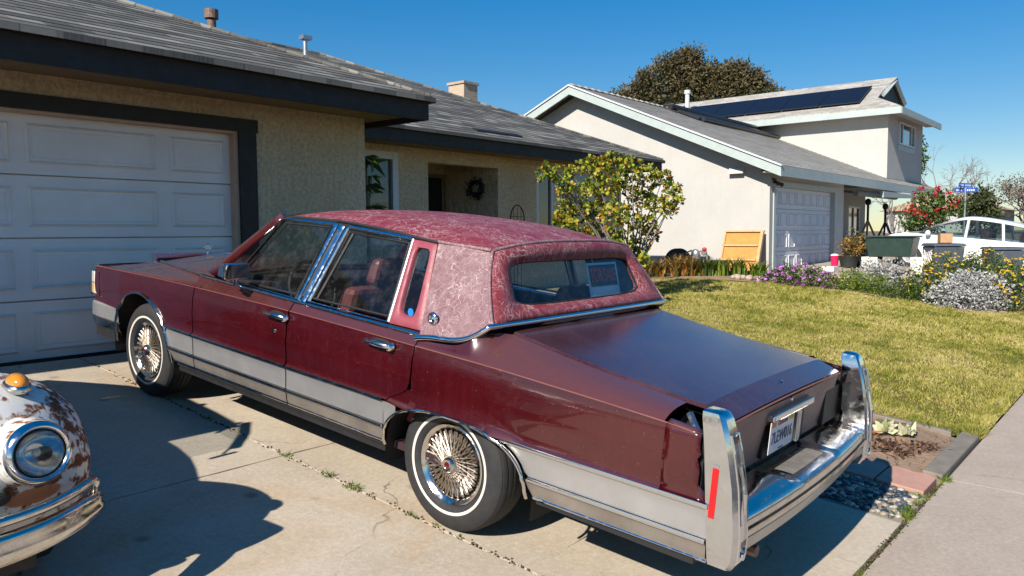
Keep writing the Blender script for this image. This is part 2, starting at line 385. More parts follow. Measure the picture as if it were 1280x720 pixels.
MT.update(
 paint=paint(),lid=lid_paint(),vtop=vinyl('cracked_vinyl_top',True),vside=vinyl('cracked_vinyl_side',False),
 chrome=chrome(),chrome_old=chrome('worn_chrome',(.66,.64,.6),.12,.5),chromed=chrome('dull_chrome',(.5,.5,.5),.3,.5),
 silver=simple('silver_cladding',(.42,.41,.405),.34,.6,.1,3,.05,20,coat=.2),
 silver_lo=simple('dirty_silver_sill',(.26,.23,.20),.42,.5,.2,4,.05,20),
 frame_paint=simple('faded_maroon_plastic',(.26,.055,.075),.5,0,.2,12),
 glassm=glass('tinted_glass',(.62,.72,.70)),glassr=glass('rear_glass',(.75,.88,.93)),clear=glass('clear_glass',(.8,.82,.82)),
 dark=simple('black_trim',(.012,.012,.013),.6,0,.2),rubber=simple('tyre_rubber',(.022,.022,.023),.75,0,.25,20,.2,120),
 white_rubber=simple('whitewall_rubber',(.62,.58,.52),.7,0,.08,20),
 inner=simple('dark_interior',(.03,.012,.014),.8),seat=simple('burgundy_leather',(.22,.05,.055),.45,0,.2,6,.2,40),
 wire=chrome('wire_spokes',(.42,.36,.30),.38,.5),
 red_lens=simple('red_reflector',(.55,.01,.012),.25,0,.1),lens_dark=simple('dark_red_lens',(.10,.008,.01),.12,0,.1,coat=.8),
 amber=simple('amber_lens',(.62,.22,.012),.15,0,.15,coat=.8),white_lens=simple('clear_lens',(.75,.72,.64),.15,0,.1,coat=.8),
 plate=simple('plate_white',(.75,.76,.78),.35,0,.04,20),navy=simple('plate_navy',(.015,.03,.12),.4),plate_red=simple('plate_red',(.5,.03,.03),.4),
 taupe=simple('taupe_filler_panel',(.34,.20,.16),.6,0,.12,5),
 sign_red=simple('sign_red',(.85,.02,.05),.5),sign_black=simple('sign_black',(.012,.012,.014),.5),sign_white=simple('sign_pale_card',(.55,.70,.72),.5,0,.05),blue=simple('bright_blue_plastic',(.02,.22,.65),.4),
 rusty=rusty(),rust=simple('bare_rust',(.15,.05,.02),.85,0,.35,14,.3),primer=simple('orange_primer',(.42,.16,.075),.6,0,.3,8),
 stucco1=stucco('tan_stucco',(.70,.55,.36),(.82,.69,.49),24,1.,1.4,.03),
 stucco2=stucco('cream_stucco',(.47,.455,.425),(.52,.505,.475),38,.15,1.2,.008),
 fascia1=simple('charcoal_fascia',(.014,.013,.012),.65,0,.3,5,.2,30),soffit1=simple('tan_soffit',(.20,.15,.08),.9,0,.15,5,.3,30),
 fascia2=simple('sage_green_trim',(.40,.46,.44),.55,0,.08,4),
 roof1x=shingles('grey_shingles_front',(.035,.036,.038),(.10,.098,.092),(.26,.25,.22),'x',.14,.3),
 roof1y=shingles('grey_shingles_side',(.035,.036,.038),(.10,.098,.092),(.30,.28,.24),'y',.14,.3),
 roof2x=shingles('light_shingles_front',(.27,.25,.22),(.36,.34,.30),(.47,.44,.40),'x',.16,.3),
 roof2y=shingles('light_shingles_side',(.27,.25,.22),(.36,.34,.30),(.47,.44,.40),'y',.16,.3),
 door_white=simple('garage_door_grey',(.80,.76,.72),.5,0,.08,1.3,.08,60),door_white2=simple('garage_door_white',(.62,.64,.68),.5,0,.05,2),
 frame_white=simple('window_vinyl_white',(.62,.63,.64),.4,0,.04),wglass=simple('house_window_dark',(.02,.025,.03),.08,0,.2,coat=1),
 peach=simple('peach_jamb',(.50,.34,.24),.6,0,.1),
 door_dark=simple('navy_front_door',(.012,.013,.02),.4),
 chim=brickmat('chimney_brick',(.40,.29,.20),(.50,.38,.27),(.45,.40,.33)),
 galv=simple('galvanised_metal',(.45,.46,.48),.4,.8,.15),rustpipe=simple('rusty_vent',(.20,.13,.10),.7,.3,.4,20),
 drive=concrete('driveway_concrete',(.44,.37,.28),(.58,.50,.395),(.47,.28,.11),.6),walk=concrete('sidewalk_concrete',(.37,.30,.24),(.47,.395,.325),(.36,.25,.16),.22,1.1),
 joint=simple('joint_dirt',(.07,.05,.03),.95,0,.4,20),asphalt=simple('asphalt',(.05,.05,.05),.9,0,.2,6,.3,120),
 soil=simple('planter_soil',(.30,.20,.13),.95,0,.25,5,.8,35,.03),earth=simple('dry_earth',(.16,.12,.075),.95,0,.3,2,.5,20),
 pink=simple('pink_paver',(.46,.25,.19),.9,0,.12,9,.4,70),curb=simple('grey_curb',(.20,.175,.14),.9,0,.2,8,.4,60),mortar=simple('pebble_mortar',(.28,.24,.19),.95,0,.15,9,.4,50),
 plywood=simple('orange_plywood',(.55,.235,.05),.6,0,.15,7),pine=simple('pine_frame',(.52,.33,.15),.6,0,.15,9),
 pinkplastic=simple('hot_pink_plastic',(.75,.012,.10),.4),blackpot=simple('black_pot',(.025,.03,.03),.6),whitep=simple('white_plastic',(.68,.66,.62),.5,0,.08),
 tubgreen=simple('dark_green_plastic',(.018,.042,.035),.45,0,.25),bin=simple('bin_grey',(.065,.08,.10),.5,0,.15),cardboard=simple('cardboard',(.45,.27,.13),.8),
 white_car=simple('white_car_paint',(.78,.78,.77),.25,0,.03,2,coat=.8),solar=simple('solar_cells',(.006,.007,.013),.4,0,.2),
 blacktube=simple('black_tubing',(.02,.02,.022),.4,0,.2),woodpole=simple('tan_wood',(.42,.28,.16),.6),bark=simple('brown_bark',(.10,.07,.05),.9,0,.3,9,.5,40),barkg=simple('grey_twigs',(.20,.17,.155),.9,0,.25,9),
 signblue=simple('street_sign_blue',(.02,.10,.50),.4),tanroof=simple('tan_roof',(.42,.30,.20),.9,0,.15,3),curtain=simple('blue_curtain',(.10,.28,.38),.7,0,.35,7),
)
# ------------------------------------------------------------------ camera / light / world
cam_loc=Vector((-3.6615,-2.81,1.5134));yaw,pit,rol=.8736,.0694,-.0067
fw=Vector((math.sin(yaw)*math.cos(pit),math.cos(yaw)*math.cos(pit),-math.sin(pit)))
r0=Vector((math.cos(yaw),-math.sin(yaw),0));u0=r0.cross(fw)
rr_=r0*math.cos(rol)+u0*math.sin(rol);uu_=-r0*math.sin(rol)+u0*math.cos(rol)
cam=bpy.data.cameras.new('camera');co=bpy.data.objects.new('camera',cam);COL.objects.link(co)
mw=Matrix((rr_,uu_,-fw)).transposed().to_4x4();mw.translation=cam_loc;co.matrix_world=mw
cam.sensor_width=36;cam.lens=980.82/1280*36;cam.clip_start=.05;cam.clip_end=3000;scn.camera=co
sd=Vector((1,.13,-.705)).normalized()
sun=bpy.data.lights.new('sun','SUN');sun.energy=4.6;sun.angle=R(.55);sun.color=(1,.93,.83)
so=bpy.data.objects.new('sun',sun);COL.objects.link(so);so.rotation_euler=sd.to_track_quat('-Z','Y').to_euler();so.location=(-10,-5,12)
elev=math.asin(-sd.z);az=math.atan2(-sd.x,-sd.y)   # azimuth from +Y clockwise toward +X
w=bpy.data.worlds.new('World');scn.world=w;w.use_nodes=True;nt=w.node_tree
bg=nt.nodes['Background'];sk=nt.nodes.new('ShaderNodeTexSky');sk.sky_type='NISHITA';sk.sun_disc=False
sk.sun_elevation=elev;sk.sun_rotation=az;sk.air_density=1.;sk.dust_density=.1;sk.ozone_density=3.5;sk.altitude=0
hs=nt.nodes.new('ShaderNodeHueSaturation');hs.inputs['Saturation'].default_value=1.85;hs.inputs['Hue'].default_value=.506
gm=nt.nodes.new('ShaderNodeGamma');gm.inputs[1].default_value=.66;nt.links.new(sk.outputs[0],gm.inputs[0]);nt.links.new(gm.outputs[0],hs.inputs['Color']);nt.links.new(hs.outputs[0],bg.inputs[0]);bg.inputs[1].default_value=.124
vs=scn.view_settings;vs.view_transform='Standard';vs.look='None';vs.gamma=1;vs.exposure=.68;vs.use_curve_mapping=False
scn.cycles.max_bounces=8;scn.cycles.transparent_max_bounces=16;scn.cycles.caustics_reflective=False;scn.cycles.caustics_refractive=False
scn.cycles.sample_clamp_indirect=8
try: scn.cycles.use_denoising=True
except Exception: pass
# ------------------------------------------------------------------ ground
def sheet(name,x0,x1,y0,y1,mat,dz,nx,ny,kind='structure'):
    mb=MB();mb.grid([[(x,y,g(x,y)+dz) for x in nx] for y in ny]);o=mb.build(name,mat,frame=(x0,y0,g(x0,y0)));tag(o,kind=kind);return o
ext=[-900,-300,-100,-40,-15,-8,-4,0,4,8,12,16,20,26,34,44,60,120,400,900]
mb=MB();mb.grid([[(x,y,g(x,y)-.14) for x in ext] for y in (-900,-300,-60,-12,-3.36,-3.34,-1.72,-1.70,0,2,4.46,10,40,120,400,900)])
tag(mb.build('ground',MT['earth']),kind='structure')
# street behind the sidewalk
mb=MB();mb.grid([[(x,y,g(x,y)-.10) for x in ext] for y in (-13,-3.52)]);tag(mb.build('street',MT['asphalt']),kind='structure')
mb=MB()
for a,b in zip(ext,ext[1:]):
    mb.hexa([(a,-3.52,g(a,-3.3)-.25),(b,-3.52,g(b,-3.3)-.25),(b,-3.37,g(b,-3.3)-.25),(a,-3.37,g(a,-3.3)-.25),(a,-3.50,g(a,-3.3)-.012),(b,-3.50,g(b,-3.3)-.012),(b,-3.37,g(b,-3.3)-.002),(a,-3.37,g(a,-3.3)-.002)])
tag(mb.build('street_kerb',MT['curb']),kind='structure')
# sidewalk slabs
mb=MB();xs=[-2.35-4.6*k for k in range(8,0,-1)]+[-2.35,2.25]+[6.85+4.6*k for k in range(0,14)]
for a,b in zip(xs,xs[1:]):
    a+=.007;b-=.007
    for (xa,xb) in ((a,(a+b)/2),((a+b)/2,b)):
        mb.hexa([(xa,-3.35,g(xa,-3.34)-.12),(xb,-3.35,g(xb,-3.34)-.12),(xb,-1.712,g(xb,-1.705)-.12),(xa,-1.712,g(xa,-1.705)-.12),(xa,-3.35,g(xa,-3.34)),(xb,-3.35,g(xb,-3.34)),(xb,-1.712,g(xb,-1.712)),(xa,-1.712,g(xa,-1.712))])
tag(mb.build('sidewalk',MT['walk'],frame=(0,-2.5,-.19)),kind='structure')
# driveway slabs
mb=MB();X=[-8.2,-5.4,-3.15,-.885,1.18];Y=[-1.69,1.37,4.44]
def wob(t,s):return .004*math.sin(t*7.3+s)+.003*math.sin(t*17+s*2)
for a,b in zip(X,X[1:]):
    for c,d in zip(Y,Y[1:]):
        a2,b2,c2,d2=a+.007,b-.007,c+.007,d-.007
        n=14
        P=[(lerp(a2,b2,i/n),c2+wob(lerp(a2,b2,i/n),c)) for i in range(n)]+[(b2+wob(lerp(c2,d2,i/n),b),lerp(c2,d2,i/n)) for i in range(n)]+[(lerp(b2,a2,i/n),d2+wob(i,d)) for i in range(n)]+[(a2+wob(lerp(d2,c2,i/n),a),lerp(d2,c2,i/n)) for i in range(n)]
        mb.prism([(x,y,g(x,y)-.1) for x,y in P],(0,0,.1))
tag(mb.build('driveway',MT['drive'],frame=(-2,1,0)),kind='structure')
mb=MB();mb.grid([[(x,y,g(x,y)-.014) for x in (-8.4,1.2)] for y in (-1.72,0,2,4.46)]);tag(mb.build('joint_soil',MT['joint']),kind='structure')
# lawn
lx=[1.2,3.5,6,8,9.5,11,12.3,13.2]
def lawn_ok(x,y):
    if x<3.56 and y<-.80:return False
    edge=pl(y,[(-1.7,13.6),(-.7,12.8),(0,12.15),(.6,12.55),(2.1,12.6),(3.0,12.6),(3.6,12.1),(4.3,11.7),(4.9,11.3),(5.3,10.9)])
    return x<edge and 1.25<x and -1.69<y<5.5
mb=MB()
ys=frange(-1.69,5.6,16)
def ledge(y):return pl(y,[(-1.7,13.7),(-.7,12.9),(0,12.3),(.6,12.6),(2.1,12.7),(3.0,12.7),(3.6,12.2),(4.3,11.8),(4.9,11.4),(5.3,11)])
rows=[]
for y in ys:
    x0=3.56 if y<-.8 else 1.2
    rows.append([(lerp(x0,ledge(y),i/20),y,g(lerp(x0,ledge(y),i/20),y)-.012) for i in range(21)])
mb.grid(rows)
def lawnm():
    m=NM('lawn_soil');v=m.pos(obj=False);n=m.noise(v,3,6,.7);n2=m.noise(v,40,4,.8)
    c=m.ramp(n,[(.3,(.09,.085,.022)),(.5,(.17,.14,.045)),(.7,(.27,.21,.085))]);c=m.mix(m.ramp(n2,[(.3,.6),(.6,0.)]),c,(.05,.05,.015))
    return m.bsdf(c,.95,0,m.bump(n2,.6,.02),spec=.1)
tag(mb.build('lawn',lawnm(),frame=(6,1,0)),kind='structure')
# grass blades
def grassm():
    m=NM('grass_blades');v=m.pos(obj=False);n=m.noise(v,.9,7,.75,.6);n2=m.noise(v,7.,5,.8,.4)
    ge=m.n('ShaderNodeNewGeometry')
    f=m.math('ADD',m.math('ADD',m.math('MULTIPLY',n,.6),m.math('MULTIPLY',n2,.5)),m.math('MULTIPLY',ge.outputs['Random Per Island'],.12))
    c=m.ramp(f,[(.46,(.06,.11,.015)),(.54,(.20,.22,.035)),(.62,(.42,.37,.085)),(.75,(.64,.53,.25))])
    p=m.n('ShaderNodeBsdfPrincipled');m.l(c,p.inputs['Base Color']);p.inputs['Roughness'].default_value=.75;p.inputs['Specular IOR Level'].default_value=.15
    t=m.n('ShaderNodeBsdfTranslucent');m.l(c,t.inputs[0]);mx=m.n('ShaderNodeMixShader');mx.inputs[0].default_value=.25
    m.l(p.outputs[0],mx.inputs[1]);m.l(t.outputs[0],mx.inputs[2]);m.l(mx.outputs[0],m.out.inputs[0]);return m.mat
def blades(N,xr,yr,h,wd,ok,name,mat,lean=1.3,zoff=0):
    pts=[]
    x=RNG.uniform(xr[0],xr[1],N);y=RNG.uniform(yr[0],yr[1],N)
    keep=np.array([ok(a,b) for a,b in zip(x,y)]);x=x[keep];y=y[keep];n=len(x)
    z=np.array([g(a,b) for a,b in zip(x,y)])+zoff
    pn=np.sin(x*5.1+2*np.sin(y*3.3))+np.sin(y*6.3+1.7*np.sin(x*4.1))+.8*np.sin(x*13+y*9)+.6*np.sin(x*2.1-y*1.7)+.7*np.sin(y*17-x*11)
    hh=h*RNG.uniform(.4,1.25,n)*np.clip(.75+.28*pn,.15,1.7);a=RNG.uniform(0,6.283,n);la=RNG.uniform(0,6.283,n);l=hh*lean*RNG.uniform(.1,1.6,n)
    ww=wd*RNG.uniform(.6,1.4,n)
    V=np.zeros((n,3,3));V[:,0]=np.c_[x-np.cos(a)*ww,y-np.sin(a)*ww,z-.012];V[:,1]=np.c_[x+np.cos(a)*ww,y+np.sin(a)*ww,z-.012]
    V[:,2]=np.c_[x+np.cos(la)*l,y+np.sin(la)*l,z+hh]
    F=np.arange(n*3).reshape(n,3)
    return V.reshape(-1,3),F
gm=grassm()
V1,F1=blades(150000,(1.25,8.5),(-1.66,5.4),.034,.0045,lawn_ok,'g',gm)
V2,F2=blades(90000,(8.5,13.6),(-1.66,5.4),.042,.008,lawn_ok,'g',gm)
V3,F3=blades(9000,(3.5,13.6),(-1.70,-1.5),.055,.005,lawn_ok,'g',gm)
V4,F4=blades(3000,(3.4,3.75),(-1.70,-.7),.07,.005,lambda a,b:a>3.53 ,'g',gm)
V=np.concatenate([V1,V2,V3,V4]);F=np.arange(len(V)).reshape(-1,3)
tag(raw_mesh('grass',V,F,gm),label='short patchy green and yellow lawn grass',kind='stuff',cat='grass')
# planter beside driveway: soil, pavers, pebbles, kerbs
mb=MB();mb.grid([[(x,y,g(x,y)-.006+.03*math.sin(x*5)*math.sin(y*7)*.5) for x in frange(2.22,3.50,16)] for y in frange(-1.66,1.5,36)]);tag(mb.build('planter_soil',MT['soil'],smooth=180),kind='structure')
mb=MB();mb.grid([[(x,y,g(x,y)-.012) for x in (1.19,1.82)] for y in (-1.70,0,1.6)]);tag(mb.build('pebble_mortar',MT['mortar']),kind='structure')
V=[];F=[]
ico=None
import bmesh
bm=bmesh.new();bmesh.ops.create_icosphere(bm,subdivisions=1,radius=1);iv=np.array([v.co[:] for v in bm.verts]);iff=np.array([[v.index for v in f.verts] for f in bm.faces]);bm.free()
k=0;pts=[]
for _ in range(9000):
    x=random.uniform(1.24,1.79);y=random.uniform(-1.64,1.5)
    if all((x-a)**2+(y-b)**2>.034**2 for a,b in pts[-700:]) : pts.append((x,y))
    if len(pts)>1100:break
cols=[]
for x,y in pts:
    r=random.uniform(.014,.027);a=random.uniform(0,3.14);ex=random.uniform(1.,1.6)
    q=iv*np.array([r*ex,r,r*.55]);c,s_=math.cos(a),math.sin(a)
    q=np.c_[q[:,0]*c-q[:,1]*s_,q[:,0]*s_+q[:,1]*c,q[:,2]]+np.array([x,y,g(x,y)-.006])
    V.append(q);F.append(iff+len(iv)*k);k+=1
pm=NM('pebbles');ge=pm.n('ShaderNodeNewGeometry');c=pm.ramp(ge.outputs['Random Per Island'],[(0,(.03,.045,.06)),(.35,(.09,.10,.11)),(.6,(.30,.25,.18)),(.85,(.40,.36,.30)),(1,(.12,.07,.05))],'CONSTANT')
o=raw_mesh('pebbles',np.concatenate(V),np.concatenate(F),pm.bsdf(c,.5),smooth=True);tag(o,'dark and tan pebbles set in mortar beside the driveway','pebbles',kind='stuff')
first=None
yy=-1.66;i=0
while yy<1.3:
    L=.30
    mb=MB();n=10;P=[]
    for j in range(n+1):P.append((1.835,lerp(yy+.004,yy+L-.004,j/n)))
    for j in range(n+1):
        t=1-j/n;y=lerp(yy+.004,yy+L-.004,t);P.append((2.20+.032*abs(math.sin(t*math.pi*2.))**.7,y))
    mb.prism([(x,y,g(x,y)-.06) for x,y in P],(0,0,.066))
    o=mb.build('pink_paver',MT['pink'],frame=(2.0,yy+L/2,g(2,yy+L/2)-.06),bevel=.005)
    tag(o,('pink scalloped paver at the sidewalk corner of the planter' if i==0 else 'pink scalloped paver between the pebbles and the planter soil'),'paver','pink scalloped pavers edging the planter')
    yy+=L+.006;i+=1
def kerbblock(p0,p1,wid,h,label,mat='curb'):
    p0=Vector(p0);p1=Vector(p1);d=(p1-p0).normalized();nn=Vector((-d.y,d.x))*wid
    mb=MB();q=[p0,p1,p1+nn,p0+nn];mb.hexa([(a.x,a.y,g(a.x,a.y)-.08) for a in q]+[(a.x,a.y,g(a.x,a.y)+h) for a in q])
    o=mb.build('kerb_block',MT[mat],frame=(p0.x,p0.y,g(p0.x,p0.y)),bevel=.01);tag(o,label,'kerb block','concrete kerb blocks round the planter')
kerbblock((2.22,-1.69),(3.56,-1.69),.13,.03,'grey kerb block between the planter soil and the sidewalk')
kerbblock((3.56,-1.50),(3.56,-.76),.075,.025,'pale narrow kerb block between planter soil and lawn')
# ------------------------------------------------------------------ HOUSE 1
GZ=.4607
h1=empty('stucco_house',(0,4.46,GZ),label='tan stucco house with charcoal fascia, grey shingle roof and wide garage door',cat='house')
def wallY(mb,x0,x1,y,z0,z1,th,holes=(),mi=0):
    """wall in XZ plane at front face y, thickness th to +y, rectangular holes (x0,x1,z0,z1)"""
    xs=sorted({x0,x1,*[h for H in holes for h in H[:2]]});zs=sorted({z0,z1,*[h for H in holes for h in H[2:]]})
    for a,b in zip(xs,xs[1:]):
        for c,d in zip(zs,zs[1:]):
            if any(H[0]<=a and b<=H[1] and H[2]<=c and d<=H[3] for H in holes):continue
            mb.box((a,y,c),(b,y+th,d),mi)
# garage wall with opening (door X -4.17..0.71, z .44..2.56)
mb=MB();wallY(mb,-6.2,2.352,4.46,GZ-.3,2.86,.18,[(-4.17,.71,GZ-.3,2.56)])
mb.box((2.17,4.641,GZ-.3),(2.352,6.298,2.86));mb.box((-6.2,4.641,GZ-.3),(-6.02,14,2.86))
wallY(mb,2.353,5.15,6.30,GZ-.3,2.86,.18,[(3.3,4.52,1.35,2.76)])
wallY(mb,6.85,10.9,6.30,GZ-.3,2.86,.18,[(7.95,10.3,1.2,2.76)])
mb.box((4.97,6.481,GZ-.3),(5.15,7.6,2.86));mb.box((6.85,6.481,GZ-.3),(7.03,7.6,2.86))
wallY(mb,4.97,7.03,7.601,GZ-.3,2.86,.18,[(5.90,6.80,GZ-.3,2.55)])
mb.box((5.151,6.301,2.66),(6.849,6.48,2.86))
mb.box((10.72,6.481,GZ-.3),(10.9,14,2.86));mb.box((-6.2,14.001,GZ-.3),(10.9,14.18,2.86))
mb.build('wall',MT['stucco1'],h1)
# porch ceiling/soffits
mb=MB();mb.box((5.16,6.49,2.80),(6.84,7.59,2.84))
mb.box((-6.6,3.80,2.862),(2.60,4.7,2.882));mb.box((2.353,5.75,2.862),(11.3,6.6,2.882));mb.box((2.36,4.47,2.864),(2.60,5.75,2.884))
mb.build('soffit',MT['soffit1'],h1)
# fascia boards
mb=MB();mb.box((-6.68,3.70,2.80),(2.66,3.745,3.0));mb.box((2.615,3.746,2.80),(2.66,5.70,3.0))
mb.prism([(-6.68,3.745,3.0),(2.66,3.745,3.0),(2.66,3.65,3.0),(-6.68,3.65,3.0)],(0,0,.012))
mb.box((2.662,5.66,2.83),(11.52,5.705,3.01));mb.box((11.475,5.706,2.83),(11.52,14.9,3.01))
mb.build('fascia',MT['fascia1'],h1)
K=.42
def roofslab(mb,P,th=.05,mi=0):
    n=len(P);q=[(x,y,z+th) for x,y,z in P];mb.add(list(P)+q,[tuple(range(n))[::-1],tuple(range(n,2*n))]+[(i,(i+1)%n,n+(i+1)%n,n+i) for i in range(n)],mi)
z0=2.99
def rz(t):return z0+K*t
mb=MB()
yb=14.9
# courses: stepped rows of shingles on the planes facing the street
def courses(mb,y0,y1,xl,xr,zf,row=.14,up=.05,lip=.007,mi=0,jit=.0):
    k=math.floor(y0/row);ys=[y0]+[j*row for j in range(k+1,int(y1/row)+1)]+[y1]
    for a,b in zip(ys,ys[1:]):
        if b-a<1e-4:continue
        A=[(xl(a),a,zf(a)+up+lip),(xr(a),a,zf(a)+up+lip),(xr(b),b,zf(b)+up),(xl(b),b,zf(b)+up)]
        B=[(x,y,z-.05) for x,y,z in A]
        mb.add(B+A,[(0,3,2,1),(4,5,6,7),(0,1,5,4),(1,2,6,5),(2,3,7,6),(3,0,4,7)],mi)
wx0,wx1=-6.72,2.70;mid=(wx0+wx1)/2;hw=(wx1-wx0)/2
courses(mb,3.62,3.62+hw-.01,lambda y:wx0+(y-3.62),lambda y:wx1-(y-3.62),lambda y:rz(y-3.62))
roofslab(mb,[(wx1,3.622,z0),(wx1,yb,z0),(mid,yb,rz(hw)),(mid,3.622+hw,rz(hw))],mi=1)
roofslab(mb,[(wx0,3.622,z0),(mid,3.622+hw,rz(hw)),(mid,yb,rz(hw)),(wx0,yb,z0)],mi=1)
ry=10.75;d=ry-5.60
courses(mb,5.60,ry,lambda y:lerp(2.2,-1,(y-5.6)/d),lambda y:11.56-(y-5.6),lambda y:rz(y-5.6)+.012)
roofslab(mb,[(11.56,5.602,z0+.012),(11.56,yb+1,z0+.012),(11.56-d,ry,rz(d)+.012)],mi=1)
roofslab(mb,[(11.56,yb+1,z0+.01),(-1,yb+1,z0+.01),(-1,ry,rz(d)+.01),(11.56-d,ry,rz(d)+.01)],mi=0)
mb.tube([(wx1-.05,3.66,z0+.07),(mid,3.62+hw,rz(hw)+.06)],.035,6,mi=0);mb.tube([(11.52,5.64,z0+.08),(11.56-d,ry,rz(d)+.07),(-1,ry,rz(d)+.07)],.035,6,mi=0)
roof=mb.build('roof',[MT['roof1x'],MT['roof1y']],h1)
# chimney, vents, slot
mb=MB();mb.box((9.93,10.0,3.6),(10.36,10.55,5.02));mb.box((9.89,9.96,5.02),(10.40,10.59,5.09))
mb2=MB();mb2.box((9.93,10.0,3.6),(10.40,10.5,5.03));mb2.box((9.9,9.97,5.032),(10.43,10.53,5.09));mb2.build('chimney',MT['chim'],roof)
mb=MB();mb.lathe([(0,.055),(.30,.055)],(1.63,6.5,3.90),'z',16,cap=True);mb.lathe([(.22,.085),(.33,.085)],(1.63,6.5,4.0),'z',16,cap=True);mb.build('vent_pipe',MT['rustpipe'],roof)
mb=MB();mb.lathe([(0,.03),(.31,.03)],(2.66,6.0,3.76),'z',14,cap=True);mb.box((2.60,5.95,4.07),(2.74,6.05,4.12));mb.build('vent_pipe',MT['galv'],roof,label='white galvanised vent with a flat cap')
def rp(x,y,h):return (x,y,z0+.062+K*(y-5.60)+h)
mb=MB();mb.hexa([rp(5.85,5.86,-.02),rp(7.0,5.86,-.02),rp(7.0,5.98,-.02),rp(5.85,5.98,-.02),rp(5.85,5.86,.03),rp(7.0,5.86,.03),rp(7.0,5.98,.03),rp(5.85,5.98,.03)]);mb.build('roof_vent_strip',MT['dark'],roof)
# garage door
def garage_door(parent,x0,x1,y,z0,z1,mat,cols):
    mb=MB();n=4;H=(z1-z0)/n
    for i in range(n):
        a=z0+i*H+.006;b=z0+(i+1)*H-.006
        mb.box((x0,y,a),(x1,y+.04,b))
        for (c,d) in cols:
            # raised frame around a sunken panel with raised centre
            p0=a+.09;p1=b-.09;t=.032
            def ring(c0,d0,p,q,w,h0,h1):
                o=[(c0,p),(d0,p),(d0,q),(c0,q)];k=[(c0+w,p+w),(d0-w,p+w),(d0-w,q-w),(c0+w,q-w)]
                for j in range(4):
                    A,B=o[j],o[(j+1)%4];Ck,Dk=k[(j+1)%4],k[j]
                    mb.add([(A[0],y-h0,A[1]),(B[0],y-h0,B[1]),(Ck[0],y-h1,Ck[1]),(Dk[0],y-h1,Dk[1])],[(0,1,2,3)])
            ring(c,d,p0,p1,t*.5,.0005,.022);ring(c+t*.5,d-t*.5,p0+t*.5,p1-t*.5,t*.5,.022,-.012);ring(c+t,d-t,p0+t,p1-t,.022,-.012,.006)
            mb.add([(c+t+.022,y-.006,p0+t+.022),(d-t-.022,y-.006,p0+t+.022),(d-t-.022,y-.006,p1-t-.022),(c+t+.022,y-.006,p1-t-.022)],[(0,1,2,3)])
    mb.box((x0,y+.045,z0),(x1,y+.06,z1))
    d=mb.build('garage_door',mat,parent,label=None);return d
cols=[(.05,.60),(-1.19,-.09),(-1.86,-1.31),(-3.1,-2.0),(-3.75,-3.25)]
gd=garage_door(h1,-4.17,.712,4.56,GZ-.02,2.56,MT['door_white'],cols)
mb=MB();mb.box((-4.17,4.555,GZ-.03),(.71,4.6,GZ+.012));mb.build('bottom_seal',MT['dark'],gd)
mb=MB();mb.box((-4.17,4.462,2.535),(.70,4.56,2.559));mb.box((.675,4.462,GZ-.05),(.709,4.555,2.534));mb.build('door_jamb',MT['peach'],gd)
mb=MB();mb.box((-4.4,4.43,2.561),(.93,4.459,2.69));mb.box((.712,4.432,GZ-.1),(.91,4.459,2.56));mb.box((-4.38,4.432,GZ-.1),(-4.18,4.459,2.56));mb.build('door_trim',MT['fascia1'],h1)
def window(parent,x0,x1,y,z0,z1,fw_=.06,mull=None,glassmat='wglass',fm='frame_white'):
    mb=MB();f=fw_
    mb.box((x0,y-.03,z0),(x0+f,y+.05,z1));mb.box((x1-f,y-.03,z0),(x1,y+.05,z1));mb.box((x0+f,y-.028,z0),(x1-f,y+.05,z0+f));mb.box((x0+f,y-.028,z1-f),(x1-f,y+.05,z1))
    for mx in (mull or ()):mb.box((mx-.03,y-.02,z0+f),(mx+.03,y+.05,z1-f))
    wd=mb.build('window',MT[fm],parent)
    mb=MB();mb.box((x0+f,y+.02,z0+f),(x1-f,y+.03,z1-f));mb.build('pane',MT[glassmat],wd);return wd
w1=window(h1,3.3,4.52,6.33,1.35,2.76,.11,None,'clear')
mb=MB();mb.grid([[(x,6.40+.02*math.sin(x*40),z) for x in frange(3.42,4.4,40)] for z in (2.0,2.72)],0);mb.build('curtain',MT['curtain'],w1,smooth=180)
mb=MB();mb.box((3.35,6.6,1.3),(4.5,6.62,2.8));mb.build('interior',MT['wglass'],w1)
window(h1,7.95,10.3,6.33,1.2,2.76,.07,[8.45],'wglass')
mb=MB();mb.box((5.9,7.64,GZ-.05),(6.80,7.69,2.55));fd=mb.build('front_door',MT['door_dark'],h1)
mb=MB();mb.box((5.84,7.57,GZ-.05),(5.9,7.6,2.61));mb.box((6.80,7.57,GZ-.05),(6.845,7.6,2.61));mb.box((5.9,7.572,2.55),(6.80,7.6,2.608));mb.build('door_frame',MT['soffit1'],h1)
# wreath on the recess side wall (x=6.30 face, facing -x)
t=empty('wreath',(6.84,6.78,2.32),label='dark round wreath hanging on the porch side wall',cat='wreath')
mb=MB()
mb.tube([(6.81,6.78+.15*math.cos(a),2.32+.13*math.sin(a)) for a in frange(0,2*math.pi,20)[:-1]],.035,6,closed=True)
for i in range(130):
    a=random.uniform(0,6.28);r=.13+random.uniform(-.05,.07);p=Vector((6.80-random.uniform(-.02,.05),6.78+r*1.2*math.cos(a),2.32+r*math.sin(a)));d=Vector((random.uniform(-1,.2),random.uniform(-1,1),random.uniform(-1,1))).normalized()*.05;e=d.cross(Vector((1,.3,.2))).normalized()*.014
    mb.add([p-e,p+e,p+d],[(0,1,2)])
mb.build('ring',MT['dark'],t)
mb=MB();mb.ellip((6.78,6.70,2.15),(.03,.05,.04));mb.build('bow',MT['dark'],t)
